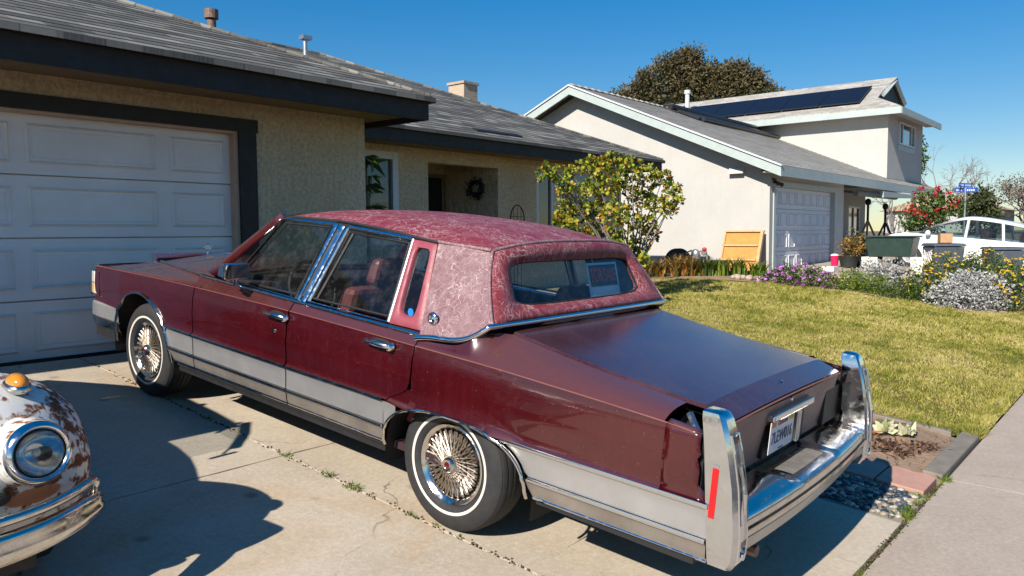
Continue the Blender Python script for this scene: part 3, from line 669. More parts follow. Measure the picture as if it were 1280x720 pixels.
# wire plant hoop in front of wall
t=empty('wire_trellis',(7.1,6.0,g(7,6)),label='round black wire hoop standing before the stucco wall right of the porch',cat='trellis')
mb=MB();c=(7.08,6.05);zc=1.76
mb.tube([(c[0]+.19*math.cos(a),c[1],zc+.25*math.sin(a)) for a in frange(0,2*math.pi,28)[:-1]],.011,6,closed=True)
for k in (-.1,0,.1):mb.tube([(c[0]+k,c[1],g(7,6)),(c[0]+k,c[1],zc+.22)],.005,5)
for zz in (-.1,.05):mb.tube([(c[0]-.18,c[1],zc+zz),(c[0]+.18,c[1],zc+zz)],.005,5)
mb.build('hoop',MT['dark'],t)
# ------------------------------------------------------------------ HOUSE 2
hz=g(14.6,4.5)
h2=empty('two_storey_house',(14.6,4.5,hz),label='cream two storey house with sage green trim and solar panels on the roof',cat='house')
mb=MB()
wallY(mb,14.6,20.1,4.5,0,2.95,.2,[(14.93,19.25,0,2.60)])
# porch and east part
mb.box((19.9,4.701,0),(20.1,6.5,2.95))
wallY(mb,20.1,29.3,6.501,0,2.95,.2,[(27.2,28.6,1.3,2.45),(20.6,21.6,0,2.55)])
# side gable wall X=14.6..14.8
K2=.43;ez=2.967;ey=4.09;ryy=9.99;rz2=ez+K2*(ryy-ey)
def under(y):return ez+K2*((y-ey) if y<ryy else (2*ryy-ey-y))-.12
mb.prism([(14.602,4.702,0),(14.602,15.2,0),(14.602,15.2,under(15.2)),(14.602,ryy,under(ryy)),(14.602,4.702,under(4.702))],(.2,0,0))
# second storey
def sbox(x0,y0,x1,y1,z0,z1):mb.box((x0,y0,z0),(x1,y1,z1))
sbox(25.7,4.8,30.6,16,3.05,5.62)
mb.build('wall',MT['stucco2'],h2)
mb=MB()
courses(mb,ey,ryy,lambda y:14.15,lambda y:31.2,lambda y:ez+K2*(y-ey),.16,.06,.014)
roofslab(mb,[(14.15,ryy+.002,rz2),(31.2,ryy+.002,rz2),(31.2,15.88,ez),(14.15,15.88,ez)],.06,0)
# second storey roof: ridge along Y at x=28.15, eave x 25.2..31.1, z 5.62
ex0,ex1,ey0=25.2,31.1,4.3;mx=(ex0+ex1)/2;hh=(ex1-ex0)/2;k3=.5;zr=5.66+k3*hh
gy=ey0+1.0; gzz=5.66+k3*1.0   # dutch gable starts at height of 1.0 m in
roofslab(mb,[(ex0,ey0,5.66),(ex0+1.0,gy,gzz),(ex0+1.6,gy,5.66+k3*1.6),(mx,gy-.15,zr),(mx,16.5,zr),(ex0,16.5,5.66)],.06,1)
roofslab(mb,[(ex1,ey0,5.66),(ex1,16.5,5.66),(mx,16.5,zr),(mx,gy-.15,zr),(ex1-1.6,gy,5.66+k3*1.6),(ex1-1.0,gy,gzz)],.06,1)
roofslab(mb,[(ex0,ey0,5.66),(ex1,ey0,5.66),(ex1-1.0,gy,gzz),(ex0+1.0,gy,gzz)],.06,0)
roof2=mb.build('roof',[MT['roof2x'],MT['roof2y']],h2)
# ridge tiles row
mb=MB()
for i in range(50):
    x=14.20+i*.335;mb.hexa([(x,ryy-.12,rz2+.055),(x+.33,ryy-.12,rz2+.03),(x+.33,ryy+.12,rz2+.03),(x,ryy+.12,rz2+.055),(x,ryy-.03,rz2+.12),(x+.33,ryy-.03,rz2+.09),(x+.33,ryy+.03,rz2+.09),(x,ryy+.03,rz2+.12)])
mb.build('ridge_cap',MT['roof2x'],roof2)
# fascia & rakes (sage)
mb=MB();mb.box((14.17,4.05,2.787),(31.2,4.089,3.017));
for (ya,za,yb_,zb) in ((ey-.04,ez-.0,ryy,rz2),(15.88,ez,ryy,rz2)):
    mb.hexa([(14.11,ya,za-.19),(14.15,ya,za-.19),(14.15,yb_,zb-.19),(14.11,yb_,zb-.19),(14.11,ya,za+.03),(14.15,ya,za+.03),(14.15,yb_,zb+.03),(14.11,yb_,zb+.03)])
mb.box((25.14,4.26,5.46),(25.198,16.5,5.68));mb.box((25.2,4.24,5.46),(31.1,4.298,5.68))
mb.box((14.70,4.47,2.602),(19.45,4.499,2.74));mb.box((19.251,4.47,.4),(19.42,4.499,2.6));mb.box((14.8,4.47,.4),(14.929,4.499,2.6))
# dutch gable trim
mb.tube([(ex0+1.5,gy-.06,gzz+.22),(mx,gy-.06,zr-.06),(ex1-1.5,gy-.06,gzz+.22)],.09,4)
mb.build('fascia',MT['fascia2'],h2)
mb=MB();mb.add([(ex0+1.2,gy+.03,gzz),(ex1-1.2,gy+.03,gzz),(mx,gy+.03,zr-.05)],[(0,1,2)]);mb.build('gable_vent',MT['dark'],h2)
mb=MB()
for (ya,za,yb_,zb) in ((ey-.06,ez,ryy,rz2),(15.9,ez,ryy,rz2)):
    mb.hexa([(14.07,ya,za+.035),(14.17,ya,za+.035),(14.17,yb_,zb+.035),(14.07,yb_,zb+.035),(14.07,ya,za+.075),(14.17,ya,za+.075),(14.17,yb_,zb+.075),(14.07,yb_,zb+.075)])
mb.build('drip_edge',MT['frame_white'],h2)
mb=MB();mb.box((14.16,3.9,2.90),(14.6,15.88,2.91)) if 0 else None
mb=MB();mb.box((25.2,4.3,5.60),(31.1,4.8,5.615));mb.box((25.2,4.801,5.60),(25.7,16,5.615));mb.box((14.17,4.09,2.89),(31.1,4.5,2.905));mb.build('soffit',MT['stucco2'],h2)
gd2=garage_door(h2,14.93,19.251,4.60,hz-.1,2.60,MT['door_white2'],[(15.0+.54*i*1.0,15.0+.54*i+.42) for i in range(8)])
window(h2,27.02,29.2,4.768,4.62,5.42,.05,[27.5,28.75])
mb=MB();mb.box((26.95,4.765,4.40),(29.27,4.799,4.6));mb.build('sill_band',MT['fascia2'],h2)
window(h2,27.2,28.6,6.53,1.3,2.45,.06,[27.9])
mb=MB();mb.box((20.6,6.54,.5),(21.6,6.6,2.55));mb.build('front_door',simple('brown_door',(.10,.05,.03)),h2)
# awning roller on the fascia
mb=MB();mb.lathe([(0,.085),(4.3,.085)],(20.2,4.2,2.62),'x',14,cap=True);aw=mb.build('awning_roller',MT['curb'],h2)
mb=MB();mb.hexa([(22.5,4.05,2.55),(27.4,4.05,2.68),(27.4,4.4,2.68),(22.5,4.4,2.55),(22.5,4.05,2.74),(27.4,4.05,2.76),(27.4,4.4,2.79),(22.5,4.4,2.76)]);mb.build('awning_end',MT['fascia2'],aw)
# wall vent, floodlight
mb=MB();mb.hexa([(14.45,5.12,2.92),(14.6,5.12,2.92),(14.6,5.5,2.92),(14.45,5.5,2.92),(14.55,5.12,3.07),(14.6,5.12,3.07),(14.6,5.5,3.07),(14.55,5.5,3.07)]);mb.build('wall_vent',MT['stucco2'],h2)
mb=MB();mb.box((14.72,4.44,2.66),(14.84,4.499,2.78));mb.tube([(14.78,4.44,2.70),(14.70,4.33,2.64)],[.03,.05],8);mb.tube([(14.80,4.44,2.70),(14.95,4.33,2.62)],[.03,.05],8);mb.build('floodlight',MT['dark'],h2)
# solar panels on left slope of second storey
def sl(x,y,h=0):return (x,y,5.72+k3*(x-ex0)+h)
for (ya,yb_,xa,xb) in [(5.75+1.42*i,5.75+1.42*i+1.405,25.65,27.15) for i in range(5)]+[(13.2,14.6,26.0,27.4),(14.64,16.0,26.0,27.4)]:
    mb=MB();mb.hexa([sl(xa,ya,.08),sl(xb,ya,.08),sl(xb,yb_,.08),sl(xa,yb_,.08),sl(xa,ya,.12),sl(xb,ya,.12),sl(xb,yb_,.12),sl(xa,yb_,.12)]);p=mb.build('solar_panel',MT['solar'],h2)
mb=MB();mb.lathe([(0,.09),(1.0,.09)],(26.7,12.95,6.3),'z',12,cap=True);mb.lathe([(1.0,.13),(1.15,.13)],(26.7,12.95,6.3),'z',12,cap=True);mb.build('vent_pipe',MT['frame_white'],h2)
# black pool-heating tubes on garage roof
def rs(x,y,h):return (x,y,ez+.06+K2*(y-ey)+h)
mb=MB()
mb.tube([rs(19.0,9.55,.14),rs(25.4,9.3,.14)],.10,8)
mb.hexa([rs(19.3,8.7,.04),rs(25.5,8.7,.04),rs(25.5,9.5,.04),rs(19.3,9.5,.04),rs(19.3,8.7,.12),rs(25.5,8.7,.12),rs(25.5,9.5,.12),rs(19.3,9.5,.12)])
mb.tube([rs(19.4,8.6,.1),rs(25.4,8.5,.1)],.07,8);mb.tube([rs(18.7,9.62,.1),rs(18.7,9.3,.25),rs(19.1,9.5,.2)],.05,6)
mb.build('pool_heater_panel',MT['blacktube'],h2)
# ------------------------------------------------------------------ SEDAN (local: x right, y forward, z up)
S_=math.atan(.1033)
car=empty('sedan',(0,0,0),rot=(S_,0,.022),label='old maroon formal sedan with cracked vinyl roof, whitewall wire wheels and a for sale sign',cat='car')
def wx(z):return .885-(z-1.02)*.43
SIDE=[(.30,.885),(.37,.930),(.385,.940),(.45,.950),(.46,.958),(.47,.952),(.595,.958),(.60,.966),(.612,.966),(.62,.955),(.75,.966),(.86,.962),(.915,.952),(.925,.950)]
def taper(y):
    return pl(y,[(-1.5,-.018),(-.6,0),(2.4,0),(3.4,-.012),(3.95,-.05)])
def sx(z,y):return pl(z,SIDE)+taper(y)
def zpin(y):return sp(y,[(-1.36,.872),(-1.2,.888),(-.4,.92),(.2,.928),(1.2,.938),(2.3,.932),(3.0,.918),(3.6,.898),(3.87,.885)])
def archF(y,R_=.43,c=3.075,zc=.36):
    d=abs(y-c); return zc+math.sqrt(R_*R_-d*d)*1.0 if d<R_ else None
def archR(y):
    a,h,c=.485,.272,-.07;d=abs(y-c)/a
    return .365+h*(1-d**2.6)**(1/2.6) if d<1 else None
def zlo(y):
    a=archF(y) or archR(y)
    return max(.37,a) if a else .37
def panel(y0,y1,zb,zt,n,nz=10,side=-1,off=0,yshift=None):
    """columns y0..y1, rows zb(y)..zt(y)"""
    mb=MB();cols=[]
    for y in frange(y0,y1,n):
        a=zb(y);b=zt(y);col=[]
        zz=[a+(b-a)*k/(nz-1) for k in range(nz)]
        for z in zz:
            yy=y+(yshift(y,z) if yshift else 0)
            col.append((side*(sx(z,yy)+off),yy,z))
        cols.append(col)
    mb.grid(cols);return mb
def bandtop(y):return .60
def both(fn):
    fn(-1);fn(1)
# --- helper to make paint+silver panels
def side_panel(y0,y1,n,side,parent,name,top=zpin,ysh=None):
    lo=lambda y:max(.612,zlo(y))
    o=panel(y0,y1,lo,top,n,12,side,0,ysh).build(name,MT['paint'],parent,smooth=40)
    return o
def silver(y0,y1,n,side,parent,minz=.372):
    # lower cladding: two bands and chrome strips
    f1=lambda y:min(max(.47,zlo(y)),.60);f2=lambda y:.60
    segs=[]
    ys=[y for y in frange(y0,y1,n)]
    a=panel(y0,y1,f1,f2,n,6,side)
    b=panel(y0,y1,lambda y:min(max(minz,zlo(y)),.455),lambda y:.455,n,5,side)
    a.v+=[];base=len(a.v);a.v+=b.v;a.f+=[tuple(i+base for i in f) for f in b.f];a.m+=[1]*len(b.f)
    o=a.build('side_cladding',[MT['silver'],MT['silver_lo']],parent,smooth=40)
    m=MB()
    pts=[(side*(sx(.606,y)+.004),y,.606) for y in ys if zlo(y)<.606]
    if len(pts)>1:m.tube(pts,.010,6,sc=(.6,1.1))
    pts=[(side*(sx(.46,y)+.004),y,.461) for y in ys if zlo(y)<.46]
    if len(pts)>1:m.tube(pts,.009,6,sc=(.6,1.1))
    pts=[(side*(sx(minz,y)-.002),y,minz+.003) for y in ys if zlo(y)<minz+.01]
    if len(pts)>1:m.tube(pts,.010,6)
    m.build('chrome_strip',MT['chrome'],o,smooth=60)
    return o
body_side=None
def handle(side,yc,parent):
    m=MB();x=side*(.967)
    m.tube([(x,yc-.105,.903),(x+side*.03,yc-.085,.905),(x+side*.036,yc,.905),(x+side*.03,yc+.085,.905),(x,yc+.105,.905)],[.012,.015,.015,.014,.011],8,sc=(.8,1))
    m.lathe([(-.002,.001),(.0,.022),(.03,.022),(.036,.012)],(side*.962,yc-.085,.898),'x',14) if side>0 else m.lathe([(.002,.001),(0,.022),(-.03,.022),(-.036,.012)],(side*.962,yc-.085,.898),'x',14)
    m.build('door_handle',MT['chrome'],parent,smooth=60)
    m=MB();m.ellip((side*.962,yc-.0,.905),(.004,.085,.022),14,8);m.build('handle_recess',MT['dark'],parent,smooth=60)
BELTZ=lambda y:sp(y,[(.2,.975),(1.27,.99),(2.3,1.01)])
def upper_strip(y0,y1,n,side,parent):   # painted strip between pin crease and belt chrome
    mb=MB();rows=[]
    for y in frange(y0,y1,n):
        z0=zpin(y);z1=BELTZ(y)
        rows.append([(side*(sx(z0,y)),y,z0),(side*(sx(z0,y)-.006),y,z0+.008),(side*(.928+taper(y)),y,z0+(z1-z0)*.6),(side*(.912+taper(y)),y,z1)])
    mb.grid(rows);o=mb.build('upper_door_skin',MT['paint'],parent,smooth=50)
    m=MB();m.tube([(side*(sx(zpin(y),y)+.0005),y,zpin(y)+.002) for y in frange(y0,y1,n)],.0022,5);m.build('pinstripe',simple('tan_pinstripe',(.42,.17,.10),.5) if 'tan_pin' not in MT else MT['tan_pin'],o)
    return o
MT['tan_pin']=simple('tan_pinstripe',(.22,.085,.06),.5)
def rear_door_edge(y,z):  # curved rear edge of the rear door following the wheel arch
    return 0
FD=(1.285,2.325);RD=(.225,1.275)
for s in (-1,1):
    # front fender
    ff=side_panel(2.335,3.885,90,s,car,'front_fender')
    silver(2.335,2.69,10,s,ff)
    m=MB();aa=[(s*(sx(max(.37,z),y)+.003),y,z) for y,z in [(3.075+.425*math.cos(t),.36+.425*math.sin(t)) for t in frange(-.03,math.pi+.03,40)]]
    m.tube(aa,.013,6);m.build('arch_trim',MT['chrome_old'],ff,smooth=60)
    # fender lower front piece between arch and bumper
    m=MB();m.tube([(s*(sx(zpin(y),y)),y,zpin(y)+.002) for y in frange(2.33,3.88,30)],.0024,5);m.build('pinstripe',MT['tan_pin'],ff)
    # doors
    fd=side_panel(FD[0],FD[1],26,s,car,'door');silver(FD[0],FD[1],20,s,fd);upper_strip(FD[0],FD[1],16,s,fd);handle(s,1.37,fd)
    m=MB();m.lathe([(0,.014),(s*.012,.012),(s*.012,.001)],(s*.962,1.40,.80),'x',14);m.build('door_lock',MT['chrome'],fd,smooth=60)
    # rear door with cut-out for the arch: shift rear edge forward low down
    def cut(z):return pl(z,[(.37,.455),(.55,.43),(.60,.41),(.63,.375),(.66,.31),(.69,.258),(.74,.232),(.95,.222)])
    mb=MB();rows=[]
    for i in range(30):
        t=i/29;row=[]
        for k in range(16):
            z=.612+(.93-.612)*k/15
            y=lerp(cut(z),1.275,t);zt=zpin(y);z2=.612+(zt-.612)*k/15
            row.append((s*sx(z2,y),y,z2))
        rows.append(row)
    mb.grid(rows);rd=mb.build('door',MT['paint'],car,smooth=40)
    # cladding of rear door
    silver(.425,1.275,20,s,rd);upper_strip(.225,1.275,16,s,rd);handle(s,.46,rd)
    # rear quarter
    mb=MB();rows=[]
    for i in range(110):
        y=lerp(-1.20,.218,i/109);row=[]
        zb=max(.612,(archR(y) or .0)+.0);zt=zpin(y)
        if y>.218:pass
        for k in range(14):
            z=lerp(zb,zt,k/13)
            fl=0
            a=archR(y)
            if a: fl=.024*max(0,1-(z-a)/.10)**1.5
            row.append((s*(sx(z,y)+fl),y,z))
        rows.append(row)
    mb.grid(rows)
    # strip between arch front and door cut (low)
    rows=[]
    for k in range(14):
        z=lerp(.60,.70,k/13);y1=cut(z)-.008
        a=[]
        for i in range(8):
            y=lerp(.215,y1,i/7);ar=archR(y) or 0;zz=max(z,ar);a.append((s*(sx(zz,y)+.001+.022*max(0,1-(zz-ar)/.10)**1.5),y,zz))
        rows.append(a)
    mb.grid(rows)
    # upper quarter: crease -> moulding / lid gap
    def inner(y):
        if y>-.14:
            x=pl(y,[(-.17,.90),(-.05,.925),(.22,.925)]);z=sp(y,[(-.21,1.075),(-.14,1.03),(-.05,.983),(.08,.966),(.22,.962)])
            return x,z
        return pl(y,[(-1.2,.752),(-.25,.752),(-.14,.89)]),pl(y,[(-1.3,.925),(-1.15,.938),(-.79,.975),(-.47,1.018),(-.2,1.06),(-.14,1.045)])
    rows=[]
    for i in range(70):
        y=lerp(-1.19,.218,i/69)
        if y<-1.15: pass
        z0=zpin(y);x0=sx(z0,y);xi,zi=inner(y)
        row=[(s*x0,y,z0),(s*(x0-.008),y,z0+.008)]
        for t in (.15,.35,.55,.75,.9,1):
            x=lerp(x0-.01,xi,t);z=lerp(z0+.01,zi,t)+.012*math.sin(math.pi*t**.8)*min(1,(x0-xi)/.12)
            row.append((s*x,y,z))
        row.append((s*(xi-.003),y,zi-.03))
        rows.append(row)
    mb.grid(rows)
    q=mb.build('rear_quarter',MT['paint'],car,smooth=42)
    silver(.0,.0,2,s,q) if 0 else None
    silver(-1.412,-.36,50,s,q)
    # small silver piece between arch and door
    m=panel(.33,.420,lambda y:min(max(.375,zlo(y)),.60),lambda y:.60,14,4,s,.001);m.build('side_cladding',MT['silver'],q)
    m=MB();m.tube([(s*(sx(max(z,.3),y)+.020),y,z) for y,z in [( -.07+.475*math.copysign(abs(math.cos(t))**(2/2.6),math.cos(t)),.365+.264*abs(math.sin(t))**(2/2.6)) for t in frange(0,math.pi,50)]],.009,6);m.build('arch_trim',MT['chrome_old'],q,smooth=60)
    m=MB();m.tube([(s*(sx(zpin(y),y)),y,zpin(y)+.002) for y in frange(-1.33,.218,40)],.0028,5);m.build('pinstripe',MT['tan_pin'],q)
    # quarter end filler (below pinstripe only, ragged edge)
    mb=MB();rows=[]
    for k in range(14):
        z=lerp(.612,zpin(-1.25),k/13);ye=lerp(-1.398,-1.348,k/13)+.007*math.sin(z*40)+(.022 if .66<z<.8 else 0)*(1 if s<0 else 0)
        rows.append([(s*sx(z,y)*1.0-s*.002,y,z) for y in frange(-1.199,ye,6)])
    mb.grid(rows)
    rows=[[(s*(sx(.872,y)-.002),y,zpin(y)),(s*(sx(.872,y)-.03),y,zpin(y)+.012)] for y in frange(-1.206,-1.34,6)];mb.grid(rows)
    mb.build('bumper_filler',MT['paint'],q,smooth=40,solid=.004)
    # belt chrome strip, then the hood crease highlight
    m=MB();m.tube([(s*(.915+taper(y)),y,BELTZ(y)+.004) for y in frange(.225,2.30,40)],.0125,8,sc=(.7,1));m.build('belt_moulding',MT['chrome'],car,smooth=60)
    m=MB();hl=[(2.30,.905,1.013),(2.6,.80,.992),(3.0,.70,.972),(3.4,.58,.952),(3.66,.49,.932)];m.tube([(s*x,y,z+.004) for y,x,z in hl],.013,8,sc=(1,.6));m.build('hood_crease_highlight',MT['chrome_old'],car,smooth=60)  # pale metal tube put in for the bright highlight along the hood crease
    # dark wheel wells
    for yc,Rw in ((3.075,.445),(-.07,.47)):
        m=MB();rows=[]
        for xx in (s*.925,s*.55):
            if yc>1: rows.append([(xx,yc+Rw*math.cos(t),.35+Rw*math.sin(t)*.99) for t in frange(-.2,math.pi+.2,30)])
            else: rows.append([(xx,yc+.49*math.copysign(abs(math.cos(t))**(2/2.6),math.cos(t)),.35+.305*max(0,math.sin(t))**(2/2.6)-(.1 if math.sin(t)<0 else 0)) for t in frange(-.1,math.pi+.1,40)])
        m.grid(rows);m.box((s*.55-.01,yc-.48,.2),(s*.55+.01,yc+.48,.80));m.build('wheel_well',MT['dark'],car)
# ---- hood and fender tops
def hoodz(x,y):
    x=abs(x);xc=pl(y,[(2.25,.86),(2.6,.80),(3.0,.70),(3.4,.58),(3.66,.49),(3.9,.40)])
    zs=sp(y,[(2.25,.965),(3,.938),(3.6,.902),(3.88,.884)]);zcr=sp(y,[(2.2,1.01),(2.6,.99),(3,.97),(3.4,.95),(3.66,.93),(3.88,.90)]);zc=sp(y,[(2.2,1.062),(2.6,1.052),(3,1.035),(3.5,1.0),(3.75,.965),(3.88,.935)])
    if x<xc:
        t=x/xc;return lerp(zc,zcr,t**lerp(2.4,1.2,min(1,max(0,(y-3.0)/.8))))
    t=min(1,(x-xc)/max(.02,.90-xc));return lerp(zcr,zs,t**.8)
def xf(y):return sx(.9,y)-.012
mb=MB()
mb.grid([[(x,y,hoodz(x,y)) for x in frange(-.735,.735,49)] for y in frange(2.26,3.87,30)])
mb.build('hood',MT['lid'] if 0 else MT['paint'],car,smooth=50,solid=.015)
for s in (-1,1):
    mb=MB();rows=[]
    for y in frange(2.26,3.885,40):
        a=.741;b=xf(y)
        row=[(s*a,y,hoodz(a,y)-.03)]+[(s*lerp(a,b,t),y,hoodz(lerp(a,b,t),y)) for t in (0,.2,.4,.6,.8,.95)]
        row+=[(s*(b+.008),y,zpin(y)+.008),(s*sx(zpin(y),y),y,zpin(y))];rows.append(row)
    mb.grid(rows);mb.build('fender_top',MT['paint'],car,smooth=50)
# front end
mb=MB();rows=[]
for z in frange(.50,.90,8):
    rows.append([(x,3.885-.03*(abs(x)/.9)**4,z) for x in frange(-.90,.90,20)])
mb.grid(rows);mb.grid([[(x,y,.882+(.02 if abs(x)<.5 else 0)) for x in frange(-.88,.88,10)] for y in (3.80,3.9)]);mb.build('front_panel',MT['paint'],car,smooth=50)
g_=MB();g_.box((-.40,3.90,.58),(.40,3.94,.93));gr=g_.build('grille',MT['dark'],car)
g_=MB()
for i in range(33):
    x=-.38+i*.02375;g_.box((x-.003,3.941,.60),(x+.003,3.955,.91))
g_.box((-.42,3.90,.92),(.42,3.975,.965));g_.box((-.42,3.90,.57),(.42,3.965,.592));g_.box((-.42,3.90,.592),(-.40,3.965,.92));g_.box((.40,3.90,.592),(.42,3.965,.92));g_.build('grille_bars',MT['chrome'],gr,bevel=.003)
for s in (-1,1):
    m=MB();m.box((s*.44 if s>0 else -.86,3.90,.63),(.86 if s>0 else -.44,3.925,.84));hl=m.build('headlight',MT['white_lens'],car,bevel=.004)
    m=MB();x0,x1=(.43,.875) if s>0 else (-.875,-.43)
    m.box((x0,3.90,.60),(x1,3.93,.628));m.box((x0,3.90,.842),(x1,3.93,.87));m.build('headlight_bezel',MT['chrome'],hl,bevel=.003)
    # cornering lamp wrapped round the side
    m=MB();xx=.915;m.box((min(s*.84,s*xx),3.80,.66),(max(s*.84,s*xx),3.925,.745));cl=m.build('corner_lamp',simple('pale_amber_lens',(.75,.50,.28),.2,coat=.6) if s<0 else MT['amber'],car,bevel=.006)
    m=MB();m.box((min(s*.84,s*xx),3.80,.748),(max(s*.84,s*xx),3.925,.84));m.build('corner_lamp',MT['white_lens'],cl,bevel=.006)
    m=MB();m.tube([(s*.921,3.79,.65),(s*.921,3.79,.85),(s*.921,3.93,.85),(s*.921,3.93,.65)],.007,6,closed=True);m.build('lamp_bezel',MT['chrome'],cl)
# front bumper
def bump_bar(mb,pts,prof):
    rows=[]
    for (x,y,nx,ny) in pts:
        rows.append([(x+nx*o,y+ny*o,z) for o,z in prof])
    mb.grid(rows)
pts=[(-.925,3.44,-1,0),(-.935,3.75,-1,0),(-.925,3.88,-.9,.4),(-.86,3.97,-.5,.85),(-.6,4.01,0,1),(0,4.03,0,1),(.6,4.01,0,1),(.86,3.97,.5,.85),(.925,3.88,.9,.4),(.935,3.75,1,0),(.925,3.44,1,0)]
mb=MB();bump_bar(mb,pts,[(-.10,.612),(.0,.612),(.012,.60),(.012,.50),(.0,.49)]);fb=mb.build('front_bumper',MT['silver'],car,smooth=35)
mb=MB();bump_bar(mb,pts,[(.0,.49),(.012,.485),(.0,.44),(-.03,.385),(-.1,.37)]);mb.build('bumper_face',MT['chrome_old'],fb,smooth=50)
# hood ornament
m=MB();m.tube([(0,3.80,.955),(0,3.80,1.0)],.006,8);m.tube([(.028*math.cos(a),3.80,1.025+.03*math.sin(a)) for a in frange(0,2*math.pi,16)[:-1]],.006,6,closed=True);m.box((-.018,3.797,1.005),(.018,3.803,1.045));m.build('hood_ornament',MT['chrome'],car,smooth=50)
# ---- decklid
def lidz(x,y):
    zg=pl(y,[(-1.38,.888),(-1.27,.930),(-1.15,.938),(-.79,.975),(-.47,1.018),(-.25,1.055)])
    return zg+.007+.014*(1-(abs(x)/.745)**2.2)
def creasey(x):return -1.255
mb=MB();rows=[]
ys_=[-.24,-.3,-.4,-.5,-.6,-.7,-.8,-.9,-1.0,-1.1,-1.18,-1.24,-1.262,-1.285,-1.33,-1.368,-1.378]
xs_=[-.745+.02*k for k in range(0,3)]+frange(-.68,.68,36)+[.705,.725,.745]
for y in ys_:
    rows.append([(x,y,(lidz(x,y) if y>-1.262 else (lerp(lidz(x,-1.262),.892+.012*(1-(abs(x)/.745)**2),(-1.262-y)/.116))) - (.012 if abs(x)>.74 else 0)) for x in xs_])
mb.grid(rows)
mb.grid([[(x,-1.378,.886+.012*(1-(abs(x)/.745)**2)) for x in xs_],[(x,-1.372,.872+.010*(1-(abs(x)/.745)**2)) for x in xs_]])
lid=mb.build('trunk_lid',MT['lid'],car,smooth=8)
mb=MB();mb.grid([[(x,-1.371+.04*t,lerp(.872,.60,t)) for x in frange(-.742,.742,30)] for t in frange(0,1,5)]);bp=mb.build('trunk_rear_panel',MT['taupe'],lid,smooth=60)
mb=MB();mb.tube([(x,-1.379,.886+.012*(1-(abs(x)/.745)**2)-.006) for x in frange(-.74,.74,20)],.005,6);mb.build('lid_edge_strip',MT['tan_pin'],lid)
# emblem on the lid (laurel ring and shield)
m=MB();m.tube([(.030*math.cos(a),-1.322+.01*math.sin(a),.915+.022*math.sin(a)) for a in frange(0,2*math.pi,18)[:-1]],.005,6,closed=True);m.ellip((0,-1.325,.915),(.014,.006,.014),10,6);m.build('emblem',MT['chrome'],lid,smooth=60)
m=MB();m.lathe([(0,.011),(-.006,.009),(-.006,.001)],(0,-1.372,.862),'y',12);m.build('trunk_lock',MT['chrome_old'],lid)
# lid opening gutter (dark) and quarter inner end
for s in (-1,1):
    mb=MB()
    mb.grid([[(s*.7555,y,lidz(.745,y)-.035),(s*.735,y,lidz(.745,y)-.04)] for y in frange(-.24,-1.30,20)])
    # exposed cavity behind missing filler
    mb.box((min(s*.60,s*.90),-1.36,.61),(max(s*.60,s*.90),-1.215,.80))
    mb.add([(s*.90,-1.205,.86),(s*.755,-1.205,.90),(s*.755,-1.205,.62),(s*.93,-1.205,.62)],[(0,1,2,3)])
    mb.build('gutter',MT['dark'],car)
for s in (-1,1):
    m=MB();m.tube([(s*.80,-1.23,.905),(s*.83,-1.27,.87),(s*.85,-1.33,.80),(s*.86,-1.35,.70)],.016,6);m.tube([(s*.88,-1.22,.88),(s*.86,-1.29,.84),(s*.90,-1.34,.76)],.008,6);m.box((min(s*.76,s*.80),-1.26,.83),(max(s*.76,s*.80),-1.22,.87));m.build('filler_bracket',MT['blackpot'] if 0 else MT['chromed'],car)
# licence plate & housing
mb=MB();mb.box((-.27,-1.357,.62),(.27,-1.34,.80));ho=mb.build('plate_recess',MT['dark'],lid)
mb=MB();mb.box((-.275,-1.40,.800),(.275,-1.357,.832));mb.build('plate_housing_bar',MT['chrome'],ho,bevel=.008)
mb=MB();mb.box((.10,-1.385,.63),(.15,-1.359,.80));mb.box((.17,-1.375,.63),(.185,-1.359,.80));mb.build('plate_hinge',MT['chromed'],ho,bevel=.005)
mb=MB();mb.box((-.268,-1.384,.645),(.040,-1.381,.797));lp=mb.build('license_plate',MT['plate'],car,bevel=.001)
RX=Matrix.Rotation(R(90),4,'X')
def onrear(x,y,z):return Matrix.Translation((x,y,z))@RX
text_mesh('7LEW016',.080,MT['navy'],'plate_characters',lp,onrear(-.114,-1.3855,.712),.0008,fit=.262)
text_mesh('California',.034,MT['plate_red'],'plate_state_name',lp,onrear(-.120,-1.3855,.779),.0008,.95,shear=.35)
text_mesh('dmv.ca.gov',.014,MT['navy'],'plate_web_line',lp,onrear(-.114,-1.3855,.655),.0008,1.)
m=MB();m.box((-.03,-1.3855,.768),(.03,-1.3845,.792));m.build('registration_sticker',simple('yellow_sticker',(.7,.5,.05)),lp)
m=MB();m.box((-.262,-1.3855,.768),(-.205,-1.3845,.792));m.build('registration_sticker',simple('orange_sticker',(.65,.25,.12)),lp)
# rear bumper bar
mb=MB();rows=[]
def by(x):return -1.525-.035*(1-(abs(x)/.84)**2)-.0*x
for x in frange(-.855,.855,60):
    yb_=by(x);pad=abs(x)<.30
    rows.append([(x,-1.318,.560),(x,-1.33,.585 if not pad else .568),(x,lerp(-1.33,yb_,.35),.587 if not pad else .57),(x,yb_+.035,.578 if not pad else .572),(x,yb_+.008,.562),(x,yb_,.545),(x,yb_+.002,.515),(x,yb_+.006,.508),(x,yb_+.010,.47),(x,yb_+.03,.455)])
mb.grid(rows);rb=mb.build('rear_bumper',MT['chrome_old'],car,smooth=40)
mb=MB();rows=[]
for x in frange(-.855,.855,40):
    yb_=by(x);rows.append([(x,yb_+.03,.455),(x,yb_+.022,.45),(x,yb_+.045,.38),(x,yb_+.09,.365)])
mb.grid(rows);mb.build('bumper_valance',MT['silver'],rb,smooth=40)
